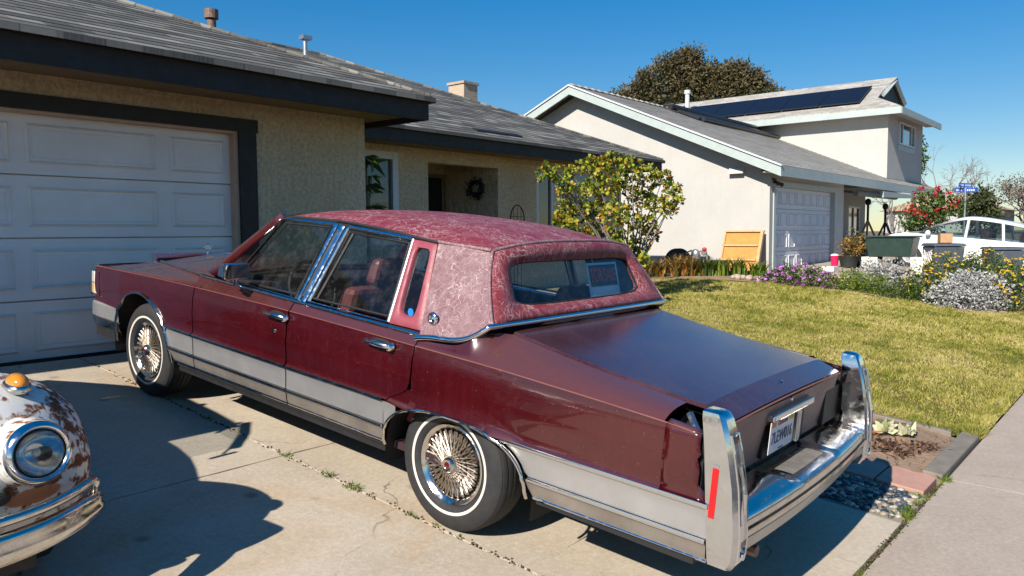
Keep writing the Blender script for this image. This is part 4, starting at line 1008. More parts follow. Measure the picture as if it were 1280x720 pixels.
mb=MB();mb.tube([(x,by(x)+.003,.512) for x in frange(-.84,.84,40)],.006,6);mb.build('bumper_dark_line',MT['dark'],rb)  # thin dark line across the bumper's rear face
mb=MB();mb.grid([[(x,lerp(-1.40,by(x)+.07,t),.5728+.003*math.sin(t*3.14)) for x in frange(-.21,.23,10)] for t in frange(0,1,6)]);mb.build('step_pad',simple('worn_step_pad',(.22,.20,.17),.6,.2,.3,12,.3,50),rb)
# tail pillars (fin shaped bumper ends)
for s in (-1,1):
    mb=MB();rows=[]
    P=[(.375,-1.428,-1.520,.84,.935),(.42,-1.424,-1.540,.835,.945),(.52,-1.412,-1.540,.835,.948),(.70,-1.388,-1.515,.838,.948),(.82,-1.372,-1.486,.842,.948),(.90,-1.358,-1.460,.846,.946),(.95,-1.348,-1.440,.850,.944),(.972,-1.346,-1.428,.856,.940),(.980,-1.354,-1.416,.87,.93)]
    for z,ya,yb_,xi,xo in P:
        c=.010
        rows.append([(s*xi,ya,z),(s*xi,yb_+c,z),(s*(xi+c),yb_,z),(s*(xo-c*1.5),yb_,z),(s*xo,yb_+c*1.8,z),(s*xo,ya,z)])
    mb.grid(rows,closed=True);z,ya,yb_,xi,xo=P[-1];mb.poly(rows[-1]);mb.poly(rows[0][::-1])
    pil=mb.build('bumper_end',MT['chrome'],car,smooth=30)
    m=MB();m.box((min(s*.944,s*.951),-1.440,.565),(max(s*.944,s*.951),-1.414,.765));m.build('side_reflector',MT['red_lens'],pil,bevel=.002)
    m=MB();m.box((min(s*.944,s*.951),-1.439,.767),(max(s*.944,s*.951),-1.415,.78));m.build('reflector_cap',MT['chrome'],pil)
    def yr(z):return pl(z,[(p[0],p[2]) for p in P])
    m=MB();m.hexa([(s*.868,yr(.47)-.004,.47),(s*.922,yr(.47)-.004,.47),(s*.922,yr(.47)+.01,.47),(s*.868,yr(.47)+.01,.47),(s*.872,yr(.89)-.004,.89),(s*.918,yr(.89)-.004,.89),(s*.918,yr(.89)+.01,.89),(s*.872,yr(.89)+.01,.89)]);tl=m.build('tail_lamp',MT['lens_dark'],pil)
    m=MB();m.tube([(s*.895,yr(.78)-.008,.78),(s*.895,yr(.68)-.010,.68),(s*.895,yr(.60)-.010,.60)],[.005,.012,.005],8);m.build('lamp_badge',MT['chrome'],tl);m=MB();m.lathe([(0,.016),(-.014,.014),(-.014,.001)],(s*.895,yr(.44)-.0,.435),'y',14);m.build('bolt_cap',MT['chrome'],pil)
    m=MB();m.tube([(s*.862,yr(z)-.003,z) for z in frange(.43,.90,8)],.006,6);m.tube([(s*.928,yr(z)-.003,z) for z in frange(.43,.90,8)],.006,6);m.build('lamp_bezel',MT['chrome'],tl)
# ---- vinyl roof
zc_=lambda y:sp(y,[(-.02,1.478),(.15,1.515),(.4,1.543),(.94,1.555),(1.3,1.548),(1.6,1.520),(1.78,1.488)])
zd_=lambda y:sp(y,[(-.02,1.435),(.34,1.445),(.79,1.475),(1.2,1.485),(1.55,1.472),(1.78,1.44)])
xd_=lambda y:pl(y,[(-.02,.675),(.3,.705),(.79,.69),(1.2,.685),(1.6,.695),(1.78,.70)])
mb=MB();rows=[]
for y in [-99]+frange(.03,1.77,40):
    xd=xd_(y) if y>-9 else .668;row=[]
    for t in frange(-1,1,45):
        tt=math.copysign(abs(t)**.85,t);row.append((xd*tt,y-.0+( .03*(1-tt*tt) if y>1.7 else 0),zd_(y)+(zc_(y)-zd_(y)+.0)*(1-abs(tt)**3.2)) if y>-9 else (.668*tt,-.014-.028*(1-tt*tt),1.434+.046*(1-abs(tt)**3)))
    rows.append(row)
mb.grid(rows);vr=mb.build('vinyl_roof',MT['vtop'],car,smooth=60)
# roof underside (headliner)
mb=MB();mb.grid([[(xd_(y)*.95*t,y,zd_(y)-.03+(.045)*(1-abs(t)**2.4)) for t in frange(-1,1,12)] for y in frange(.05,1.74,10)]);mb.build('headliner',MT['inner'],car)
# C pillars and rear surround
def cre(t):  # crease line from top (t=0) to bottom(1), positive side
    return (lerp(.668,.862,t)+.012*math.sin(math.pi*t),lerp(-.012,-.205,t**1.15),lerp(1.432,1.098,t))
for s in (-1,1):
    mb=MB();rows=[]
    for t in frange(0,1,20):
        a=cre(t)
        # front edge: door shut line from (.705,.34,1.44) to (.925,.225,.97)
        f=(lerp(.703,.916,t),lerp(.335,.228,t),lerp(1.442,.975,t))
        row=[]
        for u in frange(0,1,22):
            x=lerp(f[0],a[0],u)+.012*math.sin(math.pi*u)*(1-.3*t)
            y=lerp(f[1],a[1],u);z=lerp(f[2],a[2],u)
            # bottom line dips then rises
            if t>.5: z+= -(t-.5)*2*.075*math.sin(math.pi*min(1,u*1.0))**1.0*u
            row.append((s*x,y,z))
        rows.append(row)
    mb.grid(rows);cp=mb.build('vinyl_side',MT['vside'],car,smooth=60)
    # welt cord on the crease
    m=MB();m.tube([(s*(cre(t)[0]+.003),cre(t)[1]-.003,cre(t)[2]+.002) for t in frange(0,1,20)],.009,8);m.tube([(s*(xd_(y)+.001),y,zd_(y)+.002) for y in frange(-.01,.335,8)],.009,6);m.tube([(.668*t_*s,-.016-.028*(1-t_*t_),1.435+.046*(1-abs(t_)**3)) for t_ in frange(0,1,16)],.010,8);m.build('welt',MT['vside'],cp,smooth=80)
    m=MB();m.lathe([(0,.001),(s*.0,.034),(s*.010,.030),(s*.012,.02),(s*.006,.018),(s*.012,.001)],(s*.888,.165,1.075),'x',20);m.build('roof_emblem',MT['chrome'],cp,smooth=60)
# rear surround ring
N=22
def outer():
    P=[]
    bl=cre(1)
    for i in range(N):   # left side bottom->top
        a=cre(1-i/N);P.append((-a[0],a[1],a[2]))
    for i in range(N):
        t=i/N;x=lerp(-.668,.668,t);P.append((x,-.012-.028*(1-(x/.668)**2),1.432+.046*(1-abs(x/.668)**3)))
    for i in range(N):
        a=cre(i/N);P.append((a[0],a[1],a[2]))
    for i in range(N):
        t=i/N;x=lerp(.862,-.862,t);P.append((x,-.205-.045*(1-(x/.862)**2),1.098+.012*(1-(x/.862)**2)))
    return P
def innerloop(sc=1.,dy=0):
    P=[];TL=(-.585,-.055,1.378);BL=(-.635,-.165,1.165)
    cz=(TL[2]+BL[2])/2
    for k in range(4*N):
        # start bottom left going up
        side=k//N;t=(k%N)/N
        if side==0: u,v=-1,-1+2*t
        elif side==1:u,v=-1+2*t,1
        elif side==2:u,v=1,1-2*t
        else:u,v=1-2*t,-1
        # round corners by superellipse
        n=7.;rad=(abs(u)**n+abs(v)**n)**(-1/n)*1.0
        u*=rad;v*=rad
        w_=lerp(.635,.59,(v+1)/2)*sc;z=cz+v*(TL[2]-BL[2])/2*(1+(sc-1)*2.6);y=lerp(-.165,-.055,(v+1)/2)-.02*(1-u*u)+dy
        P.append((u*w_,y,z))
    return P
O=outer();I=innerloop();rows=[]
for t,bul in ((0,0),(.12,.016),(.35,.026),(.65,.024),(.88,.012),(1,0)):
    rows.append([(lerp(a[0],b[0],t),lerp(a[1],b[1],t)-bul,lerp(a[2],b[2],t)+bul*.5) for a,b in zip(O,I)])
rows.append([(a[0]*.985,a[1]+.03,a[2]) for a in I])
mb=MB();mb.grid(rows,closed=True);rs_=mb.build('rear_window_surround',MT['vtop'],car,smooth=60)
mb=MB();J=innerloop(1.,.018);mb.poly(J[::-1]) if 0 else mb.grid([[(a[0]*k,lerp(-.11,a[1],k) if k<1 else a[1],lerp(1.2715,a[2],k)) for a in J] for k in (1.,.7,.4,.02)],closed=True)
# flat-ish glass
mb=MB();rows=[]
for k in (1.,.75,.5,.25,.01):
    rows.append([(a[0]*k,0,1.2715+(a[2]-1.2715)*k) for a in J])
rows=[[(x,lerp(-.165,-.055,(z-1.165)/.213)-.02*(1-(x/.62)**2)+.018,z) for x,_,z in r] for r in rows]
mb.grid(rows,closed=True);mb.build('rear_window',MT['glassr'],car,smooth=80)
mb=MB();mb.tube([(a[0]*.992,a[1]+.010,a[2]) for a in I],.007,6,closed=True);mb.build('window_gasket',MT['dark'],rs_)
# chrome moulding at the base of the vinyl
P=[]
for u in frange(0,1,24):
    f=(.918,.228,.972);a=cre(1)
    P.append((lerp(f[0],a[0],u)+.022,lerp(f[1],a[1],u),lerp(f[2],a[2],u)-.075*math.sin(math.pi*u)*u-.003))
B=[(x,-.208-.048*(1-(x/.862)**2),1.094+.012*(1-(x/.862)**2)) for x in frange(.84,-.84,40)]
path=P+B+[(-x,y,z) for x,y,z in P[::-1]]
m=MB();m.tube(path,.0155,8);m.build('roof_base_moulding',MT['chrome'],car,smooth=80)
# ---- greenhouse sides
def gp_(s,y,z,o=0):return (s*(wx(z)+o),y,z)
for s in (-1,1):
    FDo=[o for o in car.children if o.name.startswith('door')]
    # glasses
    m=MB();m.poly([gp_(s,y,z,-.008) for y,z in [(1.93,1.02),(1.66,1.43),(1.22,1.44),(1.32,1.02)]]);m.build('side_window',MT['glassm'],car)
    m=MB();m.poly([gp_(s,y,z,-.008) for y,z in [(1.15,1.02),(1.05,1.43),(.54,1.42),(.50,1.02)]]);m.build('side_window',MT['glassm'],car)
    m=MB();m.poly([gp_(s,y,z,-.012) for y,z in [(.50,1.03),(.49,1.41),(.34,1.41),(.29,1.03)]]);m.build('vent_window',MT['glassr'],car)
    # chrome frames
    def bar(pts,r,mat,name,sc=(1,.5),n=8):
        q=MB();q.tube([gp_(s,y,z,.004) for y,z in pts],r,n,sc=sc);return q.build(name,MT[mat],car,smooth=60)
    bar([(1.985,1.03),(1.70,1.440),(1.66,1.452),(1.20,1.462),(1.19,1.462)],.017,'chrome','window_frame',(1,.6))
    bar([(1.19,1.462),(1.275,1.005)],.020,'chrome','window_frame',(1.6,.4))
    bar([(1.275,1.008),(1.985,1.022)],.009,'chrome','window_sill_trim')
    bar([(1.175,1.010),(1.080,1.445),(1.05,1.455),(.525,1.440)],.017,'chrome','window_frame',(1,.6))
    bar([(.525,1.440),(.487,1.005)],.011,'galv','window_frame')
    bar([(1.175,1.010),(.487,1.005)],.009,'chrome','window_sill_trim')
    bar([(1.235,1.005),(1.145,1.46)],.026,'chrome','pillar_cover',(1.2,.2))
    bar([(1.235,1.03),(1.155,1.43)],.010,'dark','pillar_groove',(1.,1.))
    # black inner seals
    q=MB();q.tube([gp_(s,y,z,-.004) for y,z in [(1.94,1.03),(1.665,1.425),(1.225,1.437),(1.315,1.03)]],.008,6,closed=True);q.tube([gp_(s,y,z,-.004) for y,z in [(1.145,1.03),(1.055,1.425),(.545,1.415),(.505,1.03)]],.008,6,closed=True);q.tube([gp_(s,y,z,-.004) for y,z in [(1.115,1.03),(1.02,1.42)]],.010,6);q.build('window_seal',MT['dark'],car)
    # maroon opera frame with opening
    def rr(y0a,y1a,z0a,z1a,f=0):
        # loops as param 4N
        pts=[]
        for k in range(40):
            side=k//10;t=(k%10)/10
            if side==0:u,v=-1,-1+2*t
            elif side==1:u,v=-1+2*t,1
            elif side==2:u,v=1,1-2*t
            else:u,v=1-2*t,-1
            pts.append((u,v))
        return pts
    outq=[];inq=[]
    for u,v in rr(0,0,0,0):
        z=lerp(1.0,1.438,(v+1)/2);ya=lerp(.478,.527,(v+1)/2);yb_=lerp(.238,.338,(v+1)/2)
        outq.append((lerp(ya,yb_,(u+1)/2),z))
        n=6;rad=(abs(u)**n+abs(v)**n)**(-1/n);u2,v2=u*rad,v*rad
        z=lerp(1.055,1.398,(v2+1)/2);ya=lerp(.432,.478,(v2+1)/2);yb_=lerp(.312,.362,(v2+1)/2)
        inq.append((lerp(ya,yb_,(u2+1)/2),z))
    rows=[[gp_(s,y,z,.002) for y,z in outq],[gp_(s,lerp(a[0],b[0],.3),lerp(a[1],b[1],.3),.012) for a,b in zip(outq,inq)],[gp_(s,lerp(a[0],b[0],.85),lerp(a[1],b[1],.85),.012) for a,b in zip(outq,inq)],[gp_(s,y,z,.003) for y,z in inq],[gp_(s,y,z,-.022) for y,z in inq]]
    m=MB();m.grid(rows,closed=True);m.build('opera_window_frame',MT['frame_paint'],car,smooth=50)
    # drip rail and roof side between drip and window frames
    m=MB();m.tube([(s*(xd_(y)+.006),y,zd_(y)-.004) for y in frange(.335,1.2,16)]+[(s*.70,1.60,1.470),(s*.71,1.73,1.44),(s*.80,2.02,1.22),(s*.86,2.20,1.08)],.009,6);m.build('drip_rail',MT['dark'],car)
    m=MB();rows=[[gp_(s,y,min(zt-.02,1.455),-.004),(s*(xd_(y)+.002),y,zd_(y)+.002)] for y,zt in [(y,zd_(y)) for y in frange(.34,1.72,14)]];m.grid(rows);m.build('roof_rail',MT['dark'],car)
    # A pillar (painted)
    m=MB();rows=[]
    for t in frange(0,1,10):
        y=lerp(2.26,1.74,t);z=lerp(1.03,1.468,t);w0=wx(z)
        rows.append([(s*(w0+.004),y-.085*(1-t*.35),z-.01),(s*(w0+.010),y-.03,z+.0),(s*(w0-.005),y+.025,z+.005),(s*(w0-.07),y+.05,z+.012)])
    m.grid(rows);m.build('windshield_pillar',MT['paint'],car,smooth=60,solid=.01)
    # mirror
    m=MB();cx=s*1.03
    m.hexa([(cx-.09,1.70,1.075),(cx+.09,1.70,1.075),(cx+.08,1.80,1.085),(cx-.08,1.80,1.085),(cx-.09,1.70,1.175),(cx+.09,1.70,1.175),(cx+.07,1.79,1.165),(cx-.07,1.79,1.165)]);mi=m.build('mirror',MT['chrome'],car,bevel=.012)
    m=MB();m.box((cx-.082,1.694,1.083),(cx+.082,1.699,1.167));m.build('mirror_glass',simple('mirror_glass',(.35,.42,.42),.02,1.,0),mi)
    m=MB();m.tube([(cx-s*.03,1.76,1.08),(cx-s*.05,1.80,1.03),(s*.93,1.83,1.0)],[.022,.014,.02],8);m.build('mirror_stalk',MT['chrome'],mi,smooth=60)
# windshield
mb=MB();mb.grid([[(x*lerp(.80,.655,t),lerp(2.31,1.80,t)+.09*(1-x*x)*(1-.3*t),lerp(1.035,1.462,t)+.03*(1-x*x)*t) for x in frange(-1,1,14)] for t in frange(0,1,8)]);mb.build('windshield',MT['glassm'],car,smooth=80)
mb=MB();mb.grid([[(x,y,hoodz(x,2.26)-.02) for x in frange(-.84,.84,10)] for y in (2.2,2.45)]);mb.build('cowl',MT['dark'],car)
# ---- interior
mb=MB();mb.box((-.86,-.1,.32),(.86,2.3,.36))
for s in (-1,1):
    a,b=sorted((s*.86,s*.895));mb.box((a,.46,.36),(b,2.3,.99));mb.box((a,-.15,.68),(b,.459,.99))
mb.grid([[(x,y,1.045+.01*(y)) for x in (-.86,.86)] for y in (-.20,.15)]);mb.box((-.86,.15,.4),(.86,.17,1.05));mb.box((-.86,-.17,.4),(.86,-.15,1.04))
mb.build('cabin',MT['inner'],car)
mb=MB()
mb.box((-.80,.20,.45),(.80,.75,.62));mb.hexa([(-.80,.18,.62),(.80,.18,.62),(.80,.36,.62),(-.80,.36,.62),(-.78,.14,1.06),(.78,.14,1.06),(.78,.24,1.06),(-.78,.24,1.06)]);mb.build('rear_seat',MT['seat'],car,bevel=.03)
for s in (-1,1):
    x0,x1=sorted((s*.06,s*.74))
    mb=MB();mb.box((x0,1.25,.45),(x1,1.80,.64));mb.hexa([(x0,1.12,.62),(x1,1.12,.62),(x1,1.28,.62),(x0,1.28,.62),(x0+.03,.98,1.10),(x1-.03,.98,1.10),(x1-.03,1.10,1.10),(x0+.03,1.10,1.10)]);st=mb.build('front_seat',MT['seat'],car,bevel=.04)
    mb=MB();mb.hexa([(x0+.16,.97,1.12),(x1-.16,.97,1.12),(x1-.16,1.07,1.12),(x0+.16,1.07,1.12),(x0+.19,.96,1.27),(x1-.19,.96,1.27),(x1-.19,1.04,1.27),(x0+.19,1.04,1.27)]);mb.build('headrest',MT['seat'],st,bevel=.03)
    mb=MB();mb.hexa([(x0+.18,.15,1.05),(x1-.18,.15,1.05),(x1-.18,.25,1.05),(x0+.18,.25,1.05),(x0+.20,.14,1.17),(x1-.20,.14,1.17),(x1-.20,.22,1.17),(x0+.20,.22,1.17)]);mb.build('headrest',MT['seat'],st,bevel=.03)
mb=MB();mb.hexa([(-.84,2.02,.75),(.84,2.02,.75),(.84,2.32,.75),(-.84,2.32,.75),(-.84,1.98,1.0),(.84,1.98,1.0),(.84,2.30,1.02),(-.84,2.30,1.02)]);mb.build('dashboard',MT['inner'],car,bevel=.02)
mb=MB();mb.tube([(-.40+.185*math.cos(a),1.78+.07*math.sin(a),.97+.175*math.sin(a)) for a in frange(0,2*math.pi,30)[:-1]],.013,8,closed=True);mb.tube([(-.40-.17,1.78,.97),(-.40+.17,1.78,.97)],.012,6);mb.tube([(-.40,1.78,.97),(-.40,2.05,.86)],.025,8);mb.build('steering_wheel',MT['dark'],car,smooth=60)
mb=MB();mb.box((-.09,1.72,1.37),(.09,1.745,1.42));mb.build('interior_mirror',MT['dark'],car,bevel=.006)
mb=MB();mb.lathe([(0,.022),(.003,.02)],(-.862,.355,1.075),'x',8,cap=True);mb.build('window_decal',MT['blue'],car)
# underbody, rocker, inner blockers
mb=MB();mb.box((-.60,-1.40,.26),(.60,3.85,.33));mb.box((-.90,.45,.30),(.90,2.6,.34));mb.box((-.88,-1.42,.36),(.88,-.57,.40))
for s in (-1,1):
    for (ya,yb_) in ((.44,2.60),(-1.36,-.58),(3.52,3.86)):
        a,b=sorted((s*.84,s*.915));mb.box((a,ya,.34),(b,yb_,.86))
    a,b=sorted((s*.80,s*.90));mb.box((a,-.58,.67),(b,.44,.90));mb.box((a,2.62,.80),(b,3.52,.86))
mb.box((-.74,-1.32,.36),(.74,-1.30,.86))
mb.build('underbody',MT['dark'],car)
mb=MB();mb.tube([(-.45,2.6,.24),(-.45,1.2,.22),(-.40,-.2,.24),(-.45,-1.45,.27)],.028,8);mb.tube([(-.88,0,.345),(.88,0,.345)],.04,8);mb.tube([(-.7,3.086,.345),(.7,3.086,.345)],.04,8);mb.build('exhaust_pipe',MT['rustpipe'],car)
# ---- wheels
def wheel(x,y,s,name='wheel'):
    # s=-1: outer face toward -x
    o=(x,y,.348)
    def L(prof):return [(s*a,r) for a,r in prof]
    mb=MB();T=MB()
    # tyre: axial measured outward from wheel centre plane
    prof=[(.075,.205),(.098,.222),(.112,.262),(.110,.300),(.098,.330),(.080,.345),(.055,.3495),(.02,.351),(-.02,.351),(-.055,.3495),(-.08,.345),(-.098,.33),(-.112,.29),(-.098,.225),(-.075,.205)]
    T.lathe(L(prof),o,'x',72);ty=T.build('tyre',MT['rubber'],None,smooth=60)
    ty.name='tyre'
    return ty
def make_wheel(x,y,s,gxy=True):
    o=(x,y,.348)
    def L(prof):return [(s*a,r) for a,r in prof]
    rim=MB();rim.lathe(L([(.082,.208),(.094,.212),(.098,.205),(.088,.192),(.080,.180),(.050,.172),(.0,.165)]),o,'x',64)
    W=rim.build('wheel',MT['chrome_old'],car,smooth=50)
    T=MB()
    prof=[(.078,.206),(.094,.216),(.108,.240),(.113,.268),(.110,.300),(.099,.328),(.090,.338),(.088,.336),(.080,.3445),(.060,.3485),(.056,.344),(.050,.349),(.022,.3505),(.018,.345),(.012,.351),(-.012,.351),(-.018,.345),(-.022,.3505),(-.05,.349),(-.056,.344),(-.06,.3485),(-.08,.3445),(-.098,.33),(-.112,.29),(-.098,.225),(-.075,.205)]
    T.lathe(L(prof),o,'x',80);ty=T.build('tyre',MT['rubber'],W,smooth=50)
    T=MB();T.lathe(L([(.1120,.2415),(.1140,.244),(.1160,.2535),(.1145,.2565),(.112,.257)]),o,'x',80);T.build('whitewall',MT['white_rubber'],W,smooth=50)
    T=MB()
    nb=28
    hub=.105;
    for k in range(nb):
        a=2*math.pi*k/nb
        for (da,ra,xa,rb,xb) in ((.30,.168,.074,.046,.098),(-.30,.168,.074,.046,.098),(.16,.176,.084,.040,.062),(-.16,.176,.084,.040,.062)):
            t0=a+(math.pi/nb if abs(da)<.2 else 0)
            p0=(o[0]+s*xa,o[1]+ra*math.cos(t0),o[2]+ra*math.sin(t0));p1=(o[0]+s*xb,o[1]+rb*math.cos(t0+da*1.6),o[2]+rb*math.sin(t0+da*1.6))
            T.tube([p0,p1],.0036,4,cap=False)
            pm_=tuple(lerp(p0[i],p1[i],.10) for i in range(3));T.tube([p0,pm_],.0052,5,cap=False)
    T.build('wire_spokes',MT['wire'],W,smooth=60)
    T=MB();T.lathe(L([(.02,.170),(.03,.12),(.04,.0005)]),o,'x',32);T.build('rim_back',MT['dark'],W)
    T=MB();T.lathe(L([(.06,.046),(.09,.046),(.105,.044),(.118,.036),(.124,.030),(.123,.020),(.121,.018)]),o,'x',28);hb=T.build('hub_cap',MT['chrome_old'],W,smooth=40)
    T=MB();T.lathe(L([(.1215,.019),(.123,.012),(.124,.0005)]),o,'x',20);T.build('hub_badge',MT['lens_dark'],hb)
    return W
for (x,y,s) in ((-.775,0,-1),(.775,0,1),(-.79,3.086,-1),(.79,3.086,1)):make_wheel(x,y,s)
# ---- for sale sign on the parcel shelf (its own thing)
Mc=Matrix.Rotation(.022,4,'Z')@Matrix.Rotation(S_,4,'X')
sg=empty('for_sale_sign',(0,0,0),rot=(S_,0,.022),label='red and black FOR SALE card behind the rear window of the maroon sedan',cat='sign')
x0,x1,zb,zt=.165,.505,1.075,1.345
def sgp(u,v,d=0):  # u 0..1, v 0..1, leaning with the glass
    return (lerp(x0,x1,u)+.05*(1-v),-.035-.05*(1-v)-d,lerp(zb,zt,v))
mb=MB();mb.hexa([sgp(0,0,-.004),sgp(1,0,-.004),sgp(1,0,0),sgp(0,0,0)][::1]+[sgp(0,1,-.004),sgp(1,1,-.004),sgp(1,1,0),sgp(0,1,0)]);mb.build('card',MT['sign_white'],sg)
def quad(u0,v0,u1,v1,d,mat,name):
    m=MB();m.add([sgp(u0,v0,d),sgp(u1,v0,d),sgp(u1,v1,d),sgp(u0,v1,d)],[(0,1,2,3)]);return m.build(name,MT[mat],sg)
quad(.06,.48,.94,.95,.002,'sign_black','header');quad(.06,.06,.94,.24,.002,'plate','phone_box');quad(.06,.27,.94,.45,.002,'plate','price_box')
a=Vector(sgp(.5,.71,.003));ux=(Vector(sgp(1,.5,0))-Vector(sgp(0,.5,0))).normalized();vy=(Vector(sgp(.5,1,0))-Vector(sgp(.5,0,0))).normalized();nn=ux.cross(vy)
TM=Matrix((ux,vy,nn)).transposed().to_4x4();TM.translation=a
text_mesh('FOR SALE',.115,MT['sign_red'],'lettering',sg,TM,.0008,fit=.275)
# ------------------------------------------------------------------ BEETLE
bt=empty('rusty_compact_car',(-3.09,.30,g(0,.30)),rot=(S_,0,0),label='rounded vintage compact car with white paint eaten by rust and dented chrome bumper',cat='car')
ridge=[(-.20,.24,.30),(0,.215,.42),(.1,.21,.54),(.2,.225,.66),(.3,.285,.76),(.42,.39,.845),(.55,.52,.885),(.68,.72,.875),(.8,.92,.80),(.9,1.10,.68),(1.0,1.25,.50),(1.1,1.32,.34)]
def rid(t):return sp(t,[(a,b) for a,b,c in ridge]),sp(t,[(a,c) for a,b,c in ridge])
def fender(sx_,rear=False):
    rows=[];Cc=(.70,.32)
    for t in frange(-.2,1.1,56):
        y,z=rid(t);row=[]
        for u in frange(0,1,22):
            ph=u*math.pi/2;q=math.sin(ph)**1.0;s_=.52+.48*max(0,math.cos(ph))**.92
            xo=.785 if t>.15 else lerp(.74,.785,max(0,(t+.2)/.35))
            yy=Cc[0]+(y-Cc[0])*s_;zz=Cc[1]+(z-Cc[1])*s_;x=lerp(.20 if u==0 else .33,xo,q) if u>0 else .10
            if rear:yy=3.35+(yy-.7)*.95
            row.append((sx_*x,yy,zz))
        rows.append(row)
    m=MB();m.grid(rows);return m
fo=[]
for s in (1,-1):
    f=fender(s).build('front_fender',MT['rusty'],bt,smooth=70);fo.append(f)
    fender(s,True).build('rear_fender',MT['rusty'],bt,smooth=70)
    # headlight
    ax=Vector((s*.06,-1,.22)).normalized();c=Vector((s*.495,.165,.665))
    u_=Vector((0,0,1));u_=(u_-ax*u_.dot(ax)).normalized();v_=ax.cross(u_)
    def disc(prof,mat,name,par,n=48,sm=60):
        m=MB();m.grid([[c+ax*a+(u_*math.sin(2*math.pi*k/n)+v_*math.cos(2*math.pi*k/n))*r*.93 for k in range(n)] for a,r in prof],closed=True);return m.build(name,MT[mat],par,smooth=sm)
    disc([(-.22,.150),(-.10,.142),(-.02,.132),(.005,.128)],'rusty','headlight_bucket',f)
    hd=disc([(.0,.128),(.012,.127),(.028,.119),(.036,.108),(.030,.098),(.018,.094)],'chrome','headlight_ring',bt)
    disc([(.020,.095),(.026,.090),(.028,.088)],'dark','headlight_seal',hd)
    disc([(.026,.091),(.036,.080),(.044,.055),(.048,.025),(.049,.001)],'clear','headlight_lens',hd,sm=170)
    disc([(.020,.090),(-.01,.080),(-.05,.050),(-.062,.018),(-.062,.001)],'chrome','reflector',hd,sm=170)
    disc([(-.02,.014),(-.01,.018),(.0,.012),(.004,.001)],'white_lens','bulb',hd)
    # primer patch below lamp : shallow crescent
    # indicator on the fender top
    m=MB();m.ellip((s*.52,.45,.852),(.050,.085,.03),18,8);ib=m.build('indicator_base',MT['chrome_old'],bt,smooth=60)
    m=MB();m.ellip((s*.52,.44,.872),(.038,.064,.034),18,8);m.build('indicator_lens',MT['amber'],ib,smooth=60)
# lower body loft
prof=[(.14,.44),(.17,.58),(.26,.74),(.42,.85),(.7,.94),(1.0,1.0),(1.25,1.04),(1.45,1.05),(2.2,1.03),(2.9,1.02),(3.3,1.0),(3.7,.84),(3.95,.55),(4.0,.40)]
wd=[(.14,.30),(.26,.38),(.7,.46),(1.0,.55),(1.3,.64),(1.7,.70),(2.5,.72),(3.0,.66),(3.5,.50),(3.9,.36),(4.0,.28)]
rows=[]
for y in [.14,.16,.2,.28,.4,.55,.7,.85,1.0,1.15,1.3,1.5,1.8,2.1,2.5,2.8,3.0,3.2,3.4,3.6,3.8,3.9,3.97,4.0]:
    zt=sp(y,prof);w_=sp(y,wd);zb=.26;row=[]
    for k in range(25):
        a=math.pi*k/24;cx,cz=math.cos(a),math.sin(a)
        row.append((w_*math.copysign(abs(cx)**(.6 if y>1.9 else .78),cx),y,zb+(zt-zb)*abs(cz)**(.42 if y>1.9 else .62)))
    rows.append(row)
m=MB();m.grid(rows);m.grid([[(x,y,z) for x,y,z in rows[0]],[(0,.14,.26)]*25]);m.build('body',MT['rusty'],bt,smooth=70)
m=MB();m.ellip((.36,.205,.50),(.06,.03,.028),16,8);m.build('horn_grille',MT['dark'],bt)
# roof with pillars
def rsec(y,zt,w_,zb,wb):
    row=[]
    for k in range(21):
        a=math.pi*k/20;cx,cz=math.cos(a),math.sin(a)
        row.append(((w_+.035)*math.copysign(abs(cx)**.95,cx),y,zb+(zt-zb)*abs(cz)**.95))
    return row
m=MB();m.grid([rsec(y,zt,w_,zb,0) for y,zt,w_,zb in [(1.62,1.41,.42,1.28),(1.72,1.435,.44,1.26),(2.0,1.465,.46,1.24),(2.4,1.46,.47,1.24),(2.75,1.41,.47,1.24)]])
m.grid([rsec(y,zt,w_,zb,0) for y,zt,w_,zb in [(2.75,1.44,.53,1.02),(3.0,1.34,.53,1.0),(3.3,1.16,.50,.9),(3.5,1.02,.46,.85)]])
m.build('roof',MT['rusty'],bt,smooth=70)
m=MB()
for s in (-1,1):
    m.tube([(s*.60,1.30,1.03),(s*.52,1.48,1.22),(s*.45,1.66,1.36)],.028,8);m.tube([(s*.655,2.25,1.02),(s*.51,2.22,1.30)],.03,8);m.tube([(s*.66,1.62,1.03),(s*.50,1.70,1.31)],.012,6)
    m.tube([(s*.66,2.78,1.02),(s*.50,2.75,1.30)],.05,8)
m.build('pillars',MT['rusty'],bt,smooth=60)
m=MB();m.add([(-.58,1.31,1.04),(.58,1.31,1.04),(.46,1.66,1.39),(-.46,1.66,1.39)],[(0,1,2,3)]);m.build('windshield',MT['clear'],bt)
for s in (-1,1):
    m=MB();m.add([(s*.655,1.36,1.04),(s*.66,2.24,1.03),(s*.51,2.22,1.30),(s*.49,1.70,1.31)],[(0,1,2,3)]);m.build('side_window',MT['clear'],bt)
m=MB();m.tube([(.60,1.33,1.03),(.57,1.25,.97)],.008,6);m.lathe([(-.012,.001),(-.012,.055),(.0,.06),(.012,.05),(.016,.001)],(.57,1.23,.965),'y',20);m.build('mirror',MT['chrome_old'],bt,smooth=60)
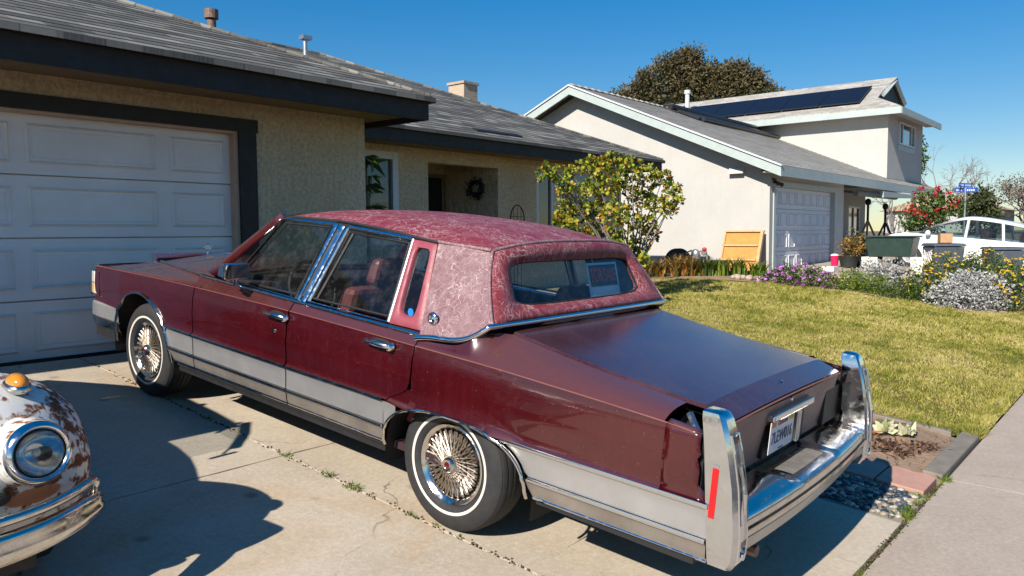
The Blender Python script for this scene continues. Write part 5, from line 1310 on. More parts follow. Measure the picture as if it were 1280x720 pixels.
# bumper
def bpath(n=44,inset=0.):
    P=[]
    for t in frange(-1,1,n):
        x=.735*t;y=.30*(abs(t)**3.2)*.75-.02+inset;P.append((x,y))
    return P
P=bpath(60);rows=[]
prof=[(.020,.452),(-.004,.448),(-.014,.432),(-.010,.41),(-.020,.39),(-.020,.36),(-.010,.342),(.006,.333),(.022,.330)]
for i,(x,y) in enumerate(P):
    a=Vector(P[min(i+1,59)])-Vector(P[max(i-1,0)]);a.normalize();n_=Vector((a.y,-a.x))*-1
    if n_.y>0:n_=-n_
    e=1-.35*max(0,(abs(x)-.66)/.12)
    rows.append([(x-n_.x*o,y-n_.y*o,.39+(z-.39)*e) for o,z in prof])
m=MB();m.grid(rows);bp2=m.build('front_bumper',MT['chrome_old'],bt,smooth=60,solid=.004)
m=MB();top=[(x*.965,y+.01,.490+.012*(1-abs(t))) for (x,y),t in zip(bpath(40),frange(-1,1,40))]
top=[(top[0][0]-.012,top[0][1]+.03,.42),(top[0][0]-.016,top[0][1]+.015,.455),(top[0][0]-.01,top[0][1]+.002,.480)]+top+[(top[-1][0]+.01,top[-1][1]+.002,.480),(top[-1][0]+.016,top[-1][1]+.015,.455),(top[-1][0]+.012,top[-1][1]+.03,.42)]
m.tube(top,.019,10);m.build('bumper_rail',MT['chrome_old'],bp2,smooth=70)
for (x,y) in ((.62,.74),(-.62,.74),(.64,3.15),(-.64,3.15)):
    m=MB();m.lathe([(-.07,.20),(-.07,.29),(-.05,.315),(.05,.315),(.07,.29),(.07,.20)],(x,y,.315),'x',40);w_=m.build('wheel',MT['rubber'],bt,smooth=50)
    m=MB();m.lathe([(-.06,.20),(-.03,.17),(0,.001),(.03,.17),(.06,.20)],(x,y,.315),'x',32);m.build('rim',MT['rust'],w_,smooth=50)
m=MB();m.box((-.5,.2,.2),(.5,3.9,.27));m.build('underbody',MT['dark'],bt)
# ------------------------------------------------------------------ vegetation helpers
def leafquads(C_,size,asp=.5,bias=.3,droop=0,rng=RNG,dirs=None):
    n=len(C_);d=rng.normal(size=(n,3)) if dirs is None else dirs
    d/=np.linalg.norm(d,axis=1)[:,None]+1e-9;d[:,2]-=droop
    q=rng.normal(size=(n,3));q[:,2]*=.5
    e=np.cross(d,q);e/=np.linalg.norm(e,axis=1)[:,None]+1e-9
    L=size*rng.uniform(.6,1.3,n)[:,None]
    nrm=np.cross(d,e)*.15
    V=np.stack([C_,C_+d*L*.5+e*L*asp*.5+nrm*L,C_+d*L,C_+d*L*.5-e*L*asp*.5+nrm*L],1).reshape(-1,3)
    return V,np.arange(4*n).reshape(n,4)
def lumps_pts(L,n,shell=.55):
    L=np.array(L,float);w_=L[:,3]**2;w_/=w_.sum();idx=RNG.choice(len(L),n,p=w_)
    d=RNG.normal(size=(n,3));d/=np.linalg.norm(d,axis=1)[:,None]
    r=RNG.uniform(shell**3,1.15,n)**(1/3.)*L[idx,3]
    # sub-clumping
    return L[idx,:3]+d*r[:,None],d
def clumpy(L,nc,per,spread,shell=.5):
    P,d=lumps_pts(L,nc,shell);P=np.repeat(P,per,0)+RNG.normal(size=(nc*per,3))*spread;return P,np.repeat(d,per,0)
def cloud(name,L,nc,per,spread,size,mat,parent=None,asp=.5,shell=.5,off=None,droop=0,out=.8):
    P,d=clumpy(L,nc,per,spread,shell)
    dirs=d*out+RNG.normal(size=P.shape)*.7
    V,F=leafquads(P,size,asp,dirs=dirs,droop=droop)
    return raw_mesh(name,V,F,mat,parent,off=off if off is not None else (OFF[parent.name] if parent else (0,0,0)))
def branches(name,base,tips,r0,mat,parent,seed=1,sag=.1,split=.35,n=5):
    rnd=random.Random(seed);m=MB();base=Vector(base)
    for t in tips:
        t=Vector(t);h=t.z-base.z;k=base+Vector(((t.x-base.x)*.12,(t.y-base.y)*.12,h*split))
        pts=[]
        for i in range(n+1):
            u=i/n
            p=(base*(1-u)**2+k*2*u*(1-u)+t*u*u)+Vector((rnd.uniform(-1,1),rnd.uniform(-1,1),0))*.04*h*(u>0 and u<1)
            pts.append(p)
        m.tube(pts,[max(r0*.12,r0*(1-.85*i/n)) for i in range(n+1)],5,cap=False)
    return m.build(name,mat,parent,smooth=60)
G=dict(
 crown_dark=leafmat('eucalyptus_leaves',[(.035,.04,.014),(.07,.075,.025),(.13,.10,.045),(.17,.115,.07)],.5,.6,.15,4),
 yel=leafmat('yellow_green_leaves',[(.03,.06,.010),(.08,.14,.016),(.22,.28,.025),(.50,.48,.05),(.50,.20,.03)],5,.4,.3),
 green=leafmat('green_leaves',[(.03,.06,.012),(.06,.11,.02),(.12,.17,.03)],6,.5,.2),
 lime=leafmat('strap_leaves',[(.05,.10,.012),(.13,.20,.02),(.25,.30,.04)],6,.45,.25),
 orange=leafmat('orange_green_leaves',[(.05,.07,.015),(.14,.12,.02),(.40,.14,.03),(.42,.30,.08)],7,.5,.2),
 silver=leafmat('silver_leaves',[(.20,.21,.20),(.40,.40,.39),(.58,.57,.55)],8,.7,.15),
 purple=leafmat('purple_petals',[(.38,.06,.42),(.55,.16,.60),(.68,.30,.70)],20,.5,.2),
 yellow=leafmat('yellow_petals',[(.70,.35,.01),(.78,.52,.02),(.80,.62,.05)],20,.5,.2),
 red=leafmat('red_bracts',[(.42,.008,.02),(.62,.015,.04),(.72,.05,.08)],10,.5,.25),
 cream=leafmat('pale_succulent',[(.38,.42,.22),(.62,.62,.40),(.70,.68,.50)],12,.5,.2),
 dry=leafmat('dry_leaves',[(.06,.03,.02),(.14,.07,.04),(.26,.15,.09)],12,.8,.1),
 conif=leafmat('dark_evergreen',[(.02,.03,.010),(.05,.065,.02),(.09,.10,.035)],2,.6,.1),
 brown=leafmat('brown_sparse_leaves',[(.10,.075,.05),(.18,.13,.085),(.26,.19,.13)],2,.7,.15),
)
def plant(name,label,cat,base,group=None):return empty(name,base,None,label,cat,group)
BT=[ (35.76,21.25,9.65,0.64),(36.51,20.44,10.33,0.92),(37.33,19.56,11.24,0.92),(38.00,18.80,11.69,0.73),(37.69,19.03,10.46,1.19),(38.67,17.88,10.58,1.10),(39.57,16.83,10.76,0.92),(40.23,16.01,10.57,0.73),(39.80,16.43,9.66,1.19),(40.60,15.49,9.83,0.83),(41.11,14.84,9.41,0.55),(38.75,17.65,9.39,1.28),(37.56,19.05,9.22,1.19),(36.53,20.29,9.23,1.01) ]
NT=[ (6.29,4.85,2.51,0.12),(6.79,4.95,2.50,0.13),(7.30,5.02,2.55,0.13),(6.84,4.38,2.58,0.16),(7.35,4.46,2.65,0.17),(7.88,4.52,2.69,0.19),(7.38,3.89,2.53,0.20),(7.92,3.94,2.48,0.19),(8.48,3.95,2.42,0.17),(7.88,3.44,2.20,0.13),(8.31,3.60,2.06,0.09),(6.48,4.59,2.23,0.13),(6.96,4.70,2.12,0.17),(7.55,4.70,2.31,0.19),(7.07,4.07,2.27,0.20),(7.61,4.11,2.21,0.20),(8.16,4.13,2.14,0.20),(7.61,3.55,1.93,0.17),(8.11,3.64,1.89,0.12),(7.36,5.23,1.92,0.16),(6.89,4.57,1.82,0.17),(7.46,4.59,1.90,0.19),(6.97,3.96,1.80,0.20),(7.53,3.98,1.76,0.19),(8.08,4.00,1.66,0.16),(6.57,4.59,1.59,0.15),(7.14,4.59,1.53,0.17),(7.71,4.60,1.50,0.17),(7.23,3.95,1.40,0.17),(7.78,3.98,1.32,0.15),(8.30,4.05,1.45,0.12),(6.68,4.82,1.73,0.12),(7.78,4.13,1.09,0.15),(7.23,3.58,1.08,0.11),(7.37,4.11,1.16,0.15) ]
BG=[ (22.32,2.93,2.14,0.24),(22.53,2.70,2.43,0.24),(22.70,2.52,2.62,0.22),(22.80,2.36,2.31,0.22),(22.32,2.98,2.67,0.14),(22.90,2.23,2.14,0.22),(23.07,2.06,2.42,0.14),(22.12,3.14,1.95,0.22),(22.51,2.68,1.95,0.24) ]

# big tree behind house 2
t=plant('tree','large dark olive tree rising behind the two storey house','tree',(38.5,18.2,g(38,18)))
cloud('crown',[(a,b,c-.35,r*.78) for a,b,c,r in BT]+[(35.3,21.6,8.9,.5),(36.2,20.9,9.6,.45),(41.3,14.6,8.8,.45),(38.1,18.7,11.6,.4),(39.9,16.5,10.7,.4)],2500,15,.20,.20,G['crown_dark'],t,.45,.35)
m=MB();tips=[(a,b,c) for a,b,c,r in BT]
branches('trunk',(38.5,18.2,g(38,18)),tips,.35,MT['bark'],t,3,split=.5)
# shrub tree in front of house 1
t=plant('shrub_tree','leafy shrub tree with yellow, green and orange leaves at the corner of the tan house','tree',(7.62,4.05,g(7.6,4.05)))
P=[];D=[]
for (a,b,c,r) in NT:
    k=int(34*(r/.17)**1.3)
    for _ in range(k):
        d=Vector((RNG.normal(),RNG.normal(),RNG.normal()*.9)).normalized();rad=r*1.15*RNG.uniform(.2,1)**.5;q=Vector((a,b,c))+d*rad
        m_=random.randint(5,7);ax=Vector((d.x*.5+RNG.normal()*.4-.15,d.y*.5+RNG.normal()*.4-.1,.6+d.z*.5)).normalized()
        o=ax.orthogonal().normalized()
        for j in range(m_):
            dd=(Matrix.Rotation(j*2.4,3,ax)@o)*.85+ax*random.uniform(.1,.6);P.append(q+dd*.006);D.append(dd)
V,F=leafquads(np.array([p[:] for p in P]),.072,.66,dirs=np.array([d[:] for d in D]))
raw_mesh('crown',V,F,G['yel'],t,off=OFF[t.name])
branches('trunk',(7.62,4.05,g(7.6,4.05)),[(a,b,c) for a,b,c,r in NT],.030,MT['barkg'],t,5,split=.35,n=6)
# bare and distant trees
def bare(name,label,base,h,spread,seed,parent_leaf=None,r0=.10,lvl=5):
    rnd=random.Random(seed);t=plant(name,label,'tree',base);m=MB();tips=[]
    def grow(p,d,L,r,k):
        pts=[p];q=p
        for i in range(3):
            d=(d+Vector((rnd.gauss(0,.13),rnd.gauss(0,.13),.05))).normalized();q=q+d*L/3;pts.append(q)
        m.tube(pts,[r,r*.85,r*.7,r*.6],4 if k>1 else 6,cap=False)
        if k>=lvl:tips.append(q);return
        for j in range(rnd.choice((2,3,3)) if k<lvl-1 else 3):
            a=rnd.uniform(0,6.28);o=d.orthogonal();o.rotate(Matrix.Rotation(a,3,d));nd=(d+o*rnd.uniform(.35,.8)*spread).normalized()
            grow(q,nd,L*rnd.uniform(.62,.85),r*.6,k+1)
        
    L=h*.27
    for j in range(3):grow(Vector(base),Vector((rnd.gauss(0,.22),rnd.gauss(0,.22),1)).normalized(),L,r0,0)
    m.build('trunk',MT['barkg'],t);return t,tips
bare('bare_tree','leafless grey tree beyond the street sign with fine twigs',(64.5,10.1,g(60,4)),7.4,1.0,4,r0=.11)
bare('bare_tree','small leafless tree close to the corner of the two storey house',(60,13.2,g(60,4)),6.0,.9,9,r0=.08)
t,tips=bare('brown_tree','brown half bare tree at the right edge behind the white car',(55.5,4.2,g(55,4)),4.3,1.1,12,r0=.10)
L=[(p.x,p.y,p.z,.30) for p in tips[::7]];cloud('crown',L,300,5,.18,.16,G['brown'],t,.5,.2)
t,tips=bare('brown_tree','brown twiggy tree just left of the right edge behind the white car',(57,7.2,g(55,4)),3.6,1.1,15,r0=.09)
L=[(p.x,p.y,p.z,.30) for p in tips[::7]];cloud('crown',L,120,5,.18,.14,G['brown'],t,.5,.2)
t=plant('evergreen_tree','dark evergreen tree behind the street sign and white car','tree',(54,6.6,g(54,4)));B=OFF[t.name]
L=[(54,6.6,2.2,1.0),(54,6.5,3.0,.85),(54.1,6.6,3.7,.6),(53.8,7.1,2.6,.6),(54.2,6.0,2.5,.6)];cloud('crown',L,330,8,.16,.26,G['conif'],t,.45,.3);branches('trunk',B,[(54,6.6,3.6)],.14,MT['bark'],t)
t=plant('green_tree','green tree top showing beside the corner of the two storey house','tree',(51.5,9.9,g(51,4)))
cloud('crown',[(51.6,9.75,6.2,.5),(51.6,9.9,7.1,.42),(51.5,10.1,5.4,.6)],160,7,.14,.24,G['green'],t,.5,.3);branches('trunk',OFF[t.name],[(51.6,9.8,6.8),(51.5,10,5.5)],.15,MT['bark'],t)
# far houses / hedge closing the view down the street
for (x,y,w_,d_,lab) in ((63,7.0,7.5,9,'low tan roofed house across the junction beyond the white car'),(68,-6,9,9,'low tan roofed house far down the street at the right edge')):
    zg=g(60,4);hh_=empty('far_house',(x,y,zg),label=lab,cat='house')
    mb=MB();mb.box((x,y,zg-.5),(x+d_,y+w_,zg+1.6));mb.build('wall',MT['stucco2'],hh_)
    mb=MB();mb.prism([(x-.4,y-.4,zg+1.6),(x-.4,y+w_+.4,zg+1.6),(x-.4,y+w_/2,zg+2.9)],(d_+.8,0,0));mb.build('roof',MT['tanroof'],hh_)
# bougainvillea
t=plant('bougainvillea','red flowering climber by the porch of the two storey house','shrub',(23.3,3.1,g(23,3)))
cloud('foliage',[(a,b,c-.1,r*1.1) for a,b,c,r in BG]+[(23.2,3.0,1.6,.5),(22.9,3.3,1.2,.4)],330,7,.09,.11,G['green'],t,.6,.3)
cloud('flowers',BG,30,18,.05,.075,G['red'],t,.9,.6);branches('stem',OFF[t.name],[(a,b,c) for a,b,c,r in BG],.03,MT['barkg'],t)
# bushes in the bed
def bush(name,label,cat,base,L,mat,nc,per,sp_,size,asp=.5,flower=None,stem=True,group=None,droop=0):
    z=g(base[0],base[1]);t=plant(name,label,cat,(base[0],base[1],z),group)
    L=[(a,b,z+c,r) for a,b,c,r in L];cloud('foliage',L,nc,per,sp_,size,G[mat],t,asp,.45,droop=droop)
    if flower:
        fm,fn,fs,FL=flower;FL=[(a,b,z+c,r) for a,b,c,r in (FL or [])] or L
        P,d=lumps_pts(FL,fn,.93);P=np.repeat(P,9,0)+np.repeat(d,9,0)*.01;n=len(P)
        ang=np.tile(np.arange(9)*.698,fn);up=np.repeat(d*.6+np.array([[-.3,-.2,.5]]),9,0);up/=np.linalg.norm(up,axis=1)[:,None]
        o=np.cross(up,np.array([[.3,.9,.1]]));o/=np.linalg.norm(o,axis=1)[:,None];o2=np.cross(up,o)
        dr=o*np.cos(ang)[:,None]+o2*np.sin(ang)[:,None]+up*.25
        V,F=leafquads(P,fs,.45,dirs=dr);raw_mesh('flowers',V,F,G[fm],t,off=OFF[t.name])
    if stem:branches('stem',OFF[t.name],[(a,b,c) for a,b,c,r in L],.014,MT['barkg'],t,split=.3)
    return t
bush('silver_bush','rounded silver white leaved bush at the front right of the lawn bed','bush',(12.75,.02),[(12.35,.34,.20,.27),(12.55,.12,.30,.34),(12.75,-.08,.36,.36),(13.0,-.30,.30,.34),(12.95,-.38,.18,.26),(12.5,.0,.15,.28),(12.75,-.2,.18,.3),(12.9,.1,.35,.3)],'silver',850,7,.035,.055,.5)
bush('silver_bush','silver leaved bush below the dark green tub','bush',(13.6,1.75),[(13.35,2.1,.22,.18),(13.45,1.9,.36,.24),(13.6,1.6,.34,.26),(13.8,1.35,.32,.22),(13.5,1.7,.2,.26)],'silver',420,7,.035,.055,.5)
bush('yellow_flower_bush','spreading bush with yellow daisies behind the rounded silver bush','bush',(13.6,.15),[(12.9,.75,.42,.33),(13.2,.45,.55,.36),(13.5,.2,.62,.36),(13.8,-.1,.62,.36),(13.4,.0,.45,.4),(13.2,.8,.3,.3),(13.9,-.3,.45,.35)],'green',650,7,.05,.06,.4,('yellow',270,.028,[(12.85,.72,.45,.36),(13.1,.45,.62,.36),(13.4,.15,.68,.36),(13.7,-.15,.66,.36)]))
bush('yellow_flower_bush','bush with orange yellow daisies cut by the right edge of the photo','bush',(13.5,-.75),[(13.2,-.62,.35,.36),(13.5,-.85,.48,.40),(13.8,-.6,.50,.38),(13.4,-1.1,.35,.38),(13.9,-1.1,.5,.4),(13.1,-.75,.18,.25)],'green',600,7,.05,.06,.4,('yellow',210,.029,[(13.1,-.60,.38,.38),(13.4,-.80,.52,.42),(13.8,-.6,.58,.38)]))
bush('purple_flower_bush','low bush covered with purple flowers in front of the white garage door','bush',(12.6,3.05),[(12.3,3.45,.12,.2),(12.35,3.2,.20,.24),(12.5,2.95,.22,.24),(12.6,2.7,.15,.22),(12.65,2.45,.10,.16),(12.2,3.7,.10,.15)],'green',420,7,.035,.05,.5,('purple',95,.052,None),stem=False)
for (x,y,lab) in ((12.75,2.2,'low green ground plant right of the purple flowers'),(12.85,1.75,'low green ground plant left of the silver bush under the tub'),(12.8,1.15,'low green ground plant between the two silver bushes'),(12.7,.75,'low green ground plant touching the rounded silver bush')):
    bush('ground_plant',lab,'plant',(x,y),[(x,y,.10,.24),(x+.15,y-.2,.12,.22),(x-.05,y+.18,.08,.2),(x+.35,y,.16,.24)],'green' if y<1.5 else 'lime',230,6,.04,.055,.4,None,False,'low green plants along the lawn edge')
def strap(name,label,base,n,h,mat,w_=.02,group=None,lean=.8):
    z=g(*base);t=plant(name,label,'plant',(base[0],base[1],z),group);V=[];F=[]
    for i in range(n):
        a=random.uniform(0,6.28);hh_=h*random.uniform(.6,1.15);le=lean*random.uniform(.2,1.1)*hh_;ww=w_*random.uniform(.7,1.3)
        b=Vector((base[0]+random.gauss(0,.07),base[1]+random.gauss(0,.07),z-.01));d=Vector((math.cos(a),math.sin(a),0));e=Vector((-d.y,d.x,0))*ww
        k=len(V)
        for j,u in enumerate((0,.35,.7,1)):
            p=b+d*le*u*u+Vector((0,0,hh_*(u-.35*u*u*lean)));s_=(1-.95*max(0,u-.35)/.65)
            V+=[(p-e*s_)[:],(p+e*s_)[:]]
        for j in range(3):F.append((k+2*j,k+2*j+1,k+2*j+3,k+2*j+2))
    raw_mesh('leaves',np.array(V),np.array(F),G[mat],t,off=OFF[t.name]);return t
labs=['strap leaved plant at the left end of the house bed','orange tinged strap plant left of the gas meter','orange tinged strap plant below the gas meter','dark green strap plant right of the gas meter','green strap plant left of the leaning plywood panel','tall green strap plant before the leaning plywood panel','green strap plant at the right foot of the leaning plywood panel','orange strap plant nearest the shrub tree','green strap plant in the middle of the house bed']
sp0=[(11.2,5.6,.42,'orange'),(11.5,5.35,.50,'orange'),(11.75,5.1,.48,'orange'),(11.95,4.85,.42,'green'),(12.2,4.6,.40,'lime'),(12.45,4.35,.42,'lime'),(12.75,4.0,.36,'lime'),(10.9,5.85,.45,'orange'),(12.05,4.95,.38,'lime')]
for (x,y,h,mt),lb in zip(sp0,labs):strap('strap_plant',lb,(x+.35,y+.12),110,h*1.3,mt,.017,'strap leaved plants in the bed along the neighbour wall')
mb=MB()
for i in range(26):
    t=i/25;x=12.25+.55*t+random.uniform(-.05,.05);y=4.35-.65*t+random.uniform(-.08,.08);mb.ellip((x,y,g(x,y)+.02),(random.uniform(.05,.09),random.uniform(.05,.09),random.uniform(.04,.07)),8,5)
tag(mb.build('edging_stones',simple('pinkish_stone',(.42,.32,.25),.9,0,.2,9),smooth=60,frame=(12.5,4,g(12.5,4))),'row of rough pinkish stones edging the bed below the plywood panel','stones',kind='stuff')
# bed soil
rows=[]
for y in frange(-1.6,5.7,30):
    e=ledge(y);rows.append([(x,y,g(x,y)-.004+.02*math.sin(x*9+y*5)) for x in (e-.15,e+.3,e+.8,min(14.58,e+1.6))])
mb=MB();mb.grid(rows);tag(mb.build('bed_soil',MT['soil'],smooth=180),kind='structure')
mb=MB();mb.grid([[(x,y,g(x,y)-.008) for x in (14.0,16,18,20,24,32)] for y in (-1.69,0,2,4.45,5.8)]);tag(mb.build('neighbour_driveway',MT['walk']),kind='structure')
mb=MB();mb.grid([[(x,y,g(x,y)+.02) for x in (10.0,12,14.6)] for y in (5.4,5.9,8,12)]);tag(mb.build('side_yard',MT['earth']),kind='structure')
mb=MB();mb.grid([[(x,y,g(x,y)+.006) for x in (1.2,3,5,7,9,11.4)] for y in (5.0,5.5,6.3)]);tag(mb.build('house_bed',MT['soil']),kind='structure')
# planter plants
t=plant('pale_succulent','pale cream leaved succulent in the planter behind the car bumper','plant',(3.05,-1.18,g(3,-1.18)))
P=[];D=[]
for c in ((3.02,-1.12),(3.10,-1.26)):
    for i in range(26):
        a=i*2.4;el=.15+i*.045;P.append((c[0],c[1],g(*c)+.02));D.append((math.cos(a)*math.cos(el),math.sin(a)*math.cos(el),math.sin(el)))
V,F=leafquads(np.array(P),.10,.5,dirs=np.array(D));raw_mesh('leaves',V,F,G['cream'],t,off=OFF[t.name])
for (x,y,lab,h) in ((2.62,-1.30,'dark dried plant nearest the pink pavers',.08),(2.93,-1.42,'small dried plant near the sidewalk kerb in the planter',.06),(3.25,-1.10,'brown dried plant behind the pale succulent',.08),(2.75,-1.15,'reddish dried plant in the middle of the planter',.06),(2.95,-.82,'thin green plant beside the right bumper end',.10)):
    strap('dry_plant',lab,(x,y),60,h*1.3,'dry' if y<-.9 else 'green',.012,'small plants in the planter',1.6)
V_,F_=blades(900,(2.3,3.45),(-1.6,-.4),.03,.006,lambda a,b:random.random()<.35,'w',None)
tag(raw_mesh('planter_litter',V_,F_,G['dry']),'scattered dry leaves and twigs on the planter soil','litter',kind='stuff')
mb=MB();pts=[(2.6+.5*math.sin(i*.5)*.6+i*.02,-1.0+.12*math.cos(i*.9),g(2.8,-1.0)+.02) for i in range(14)];mb.tube(pts,.006,5);tag(mb.build('cord',simple('orange_cord',(.6,.10,.03),.5),frame=pts[0]),'thin orange cord curling on the planter soil','cord')
# weeds in the joints
def jw(x,y):return True
W=[];k=0
def tuft(x,y,n,h,sp_):
    V,F=blades(n,(x-sp_,x+sp_),(y-sp_,y+sp_),h,.004,lambda a,b:True,'w',None,1.2);return V
Vs=[]
for (x,y,n,h,s_) in [(-.885,1.36,40,.025,.02),(-.885,.93,40,.03,.03),(-.885,.72,70,.04,.035),(-.89,.66,30,.035,.03),(-.885,.55,30,.03,.03),(-.885,2.3,30,.03,.02)]+[(-.885,random.uniform(-1.4,.5),14,.018,.015) for _ in range(12)]:
    Vs.append(tuft(x,y,n,h,s_))
for _ in range(60):
    x=random.uniform(.2,2.2);Vs.append(tuft(x,-1.70+random.gauss(0,.006),int(random.uniform(2,12)*(1.2 if x>1.2 else .8)),.013,.018))
for (x,y) in ((1.45,-1.66),(1.62,-1.66),(1.75,-1.63),(2.2,-1.72),(2.24,-1.70),(1.32,-1.66)):Vs.append(tuft(x,y,60,.025,.03))
V=np.concatenate(Vs);tag(raw_mesh('weeds',V,np.arange(len(V)).reshape(-1,3),G['lime']),'small weeds growing in the concrete joints','weeds',kind='stuff')
V=[]
for _ in range(700):
    if random.random()<.5:x=random.uniform(-.9,2.1);y=-1.70+random.gauss(0,.012)
    else:x=-.885+random.gauss(0,.012);y=random.uniform(-1.6,4.2)
    V.append((x,y))
vv=[];ff=[]
for i,(x,y) in enumerate(V):
    r=random.uniform(.002,.007);vv.append(iv*r+np.array([x,y,g(x,y)+r*.4]));ff.append(iff+12*i)
tag(raw_mesh('grit',np.concatenate(vv),np.concatenate(ff),MT['joint']),'dark grit along the concrete joints','grit',kind='stuff')
# plant at house window
DX=-.42
t=plant('potted_tree','potted tree with long drooping leaves by the window beside the garage wall','plant',(3.53,5.85,g(4,5.85)))
mb=MB();mb.lathe([(0,.13),(.30,.17),(.31,.15),(.29,.14)],(3.53,5.85,g(4,5.85)),'z',20);mb.build('pot',MT['pink'],t,smooth=50)
mb=MB();mb.tube([(3.53,5.85,g(4,5.85)+.25),(3.55,5.86,1.5),(3.48,5.8,2.55)],[.03,.025,.012],6);mb.tube([(3.54,5.86,1.6),(3.63,5.9,2.3)],.012,5);mb.build('trunk',MT['barkg'],t)
P=[];D=[]
for c,k in (((3.48,5.8,2.6),26),((3.66,5.9,2.35),14),((3.48,5.8,2.2),14),((3.46,5.78,1.9),10)):
    for i in range(k):
        a=random.uniform(0,6.28);P.append(c);D.append((math.cos(a)*.7,math.sin(a)*.7,random.uniform(-.9,.25)))
V,F=leafquads(np.array(P),.30,.24,dirs=np.array(D),droop=.3);raw_mesh('leaves',V,F,G['green'],t,off=OFF[t.name])
# ------------------------------------------------------------------ objects near house 2
# leaning plywood panel
t=empty('plywood_panel',(13.9,4.9,g(13.9,4.9)),label='orange plywood panel with pine battens leaning on the cream wall',cat='panel')
def pp(u,v,d=0):
    zb=g(13.9,4.9)-.0;x=lerp(13.92,14.50,v)-d;return (x,lerp(5.44,4.46,u)+.10*v,lerp(zb+.02,1.53,v)+d*.35)
def slab(u0,v0,u1,v1,d0,d1,mat,name,par):
    m=MB();m.hexa([pp(u0,v0,d0),pp(u1,v0,d0),pp(u1,v0,d1),pp(u0,v0,d1),pp(u0,v1,d0),pp(u1,v1,d0),pp(u1,v1,d1),pp(u0,v1,d1)]);return m.build(name,MT[mat],par)
sh=slab(.02,.0,.98,.98,0,.015,'plywood','sheet',t)
slab(.0,.96,1,1.0,.0,.07,'pine','batten',t);slab(.0,.60,.9,.64,.016,.06,'pine','batten',t);slab(.0,.24,.9,.28,.016,.06,'pine','batten',t);slab(.93,0,1.0,.955,.016,.09,'pine','batten',t);slab(.0,0,.04,.955,.016,.06,'pine','batten',t)
# gas meter
t=empty('gas_meter',(13.75,5.85,g(13.7,5.85)),label='grey gas meter with pipes and a red cap in the bed by the cream wall',cat='meter')
zg=g(13.7,5.85)
mb=MB();mb.ellip((13.7,5.95,zg+.42),(.09,.11,.12),16,10);mb.box((13.62,5.85,zg+.30),(13.78,6.05,zg+.40));mb.build('body',MT['galv'],t,smooth=60)
mb=MB();mb.tube([(13.72,6.2,zg),(13.72,6.2,zg+.45),(13.7,6.05,zg+.5)],.022,8);mb.tube([(13.7,5.85,zg+.48),(13.7,5.70,zg+.5),(13.72,5.66,zg+.40),(13.72,5.66,zg)],.022,8);mb.lathe([(-.03,.07),(.03,.07)],(13.68,5.72,zg+.45),'x',16,cap=True);mb.build('pipe',MT['galv'],t)
mb=MB();mb.ellip((13.66,5.70,zg+.53),(.05,.06,.05));mb.build('cap',MT['plate_red'],t)
# dark round kettle grill lid, dark box
t=empty('hose_reel',(13.7,6.45,g(13.7,6.4)),label='dark half round hose reel against the cream wall left of the gas meter',cat='hose reel')
zg=g(13.7,6.4)
mb=MB();mb.lathe([(-.08,.33),(-.09,.30),(-.09,.02),(.09,.02),(.09,.30),(.08,.33)],(13.7,6.42,zg+.22),'x',32);mb.build('drum',MT['blackpot'],t,smooth=40)
for a_,b_,c_ in ((6.7,6.76,.35),(6.08,6.12,.3)):
    mb=MB();mb.box((13.6,a_,zg),(13.8,b_,zg+c_));mb.build('stand',MT['curb'],t)
mb=MB();zg=g(13.8,5.5);mb.box((13.6,5.22,zg),(14.0,5.62,zg+.24));mb.box((13.58,5.20,zg+.241),(14.02,5.64,zg+.27));tag(mb.build('utility_box',MT['blackpot'],frame=(13.8,5.4,zg),bevel=.01),'dark grey utility box left of the plywood panel','box')
# pots and bucket
def pot(x,y,r,h,mat,name,label,cat):
    z=g(x,y);t=empty(name,(x,y,z),label=label,cat=cat);mb=MB();mb.lathe([(0,r*.78),(h*.96,r),(h,r*1.05),(h,r*.9),(h*.9,r*.88)],(x,y,z),'z',24);mb.lathe([(h*.88,.001),(h*.88,r*.88)],(x,y,z),'z',20);mb.build('tub',MT[mat],t,smooth=40);return t,z
t,z=pot(17.35,3.85,.10,.30,'pinkplastic','bucket','hot pink bucket beside the neighbour garage door','bucket');mb=MB();mb.lathe([(0,.11),(.03,.09),(.05,.03)],(17.35,3.85,z+.30),'z',16);mb.build('lid',MT['whitep'],t)
t,z=pot(17.75,3.62,.24,.30,'blackpot','plant_pot','black plant pot with a yellowish shrub right of the pink bucket','pot');L=[(17.75,3.62,z+.48,.22),(17.9,3.5,z+.6,.2)];cloud('foliage',L,70,7,.05,.07,G['orange'],t)
t,z=pot(18.3,3.45,.20,.30,'blackpot','plant_pot','dark plant pot behind the yellowish potted shrub','pot');cloud('foliage',[(18.4,3.5,z+.55,.2),(18.35,3.6,z+.75,.2)],60,7,.05,.09,G['conif'],t)
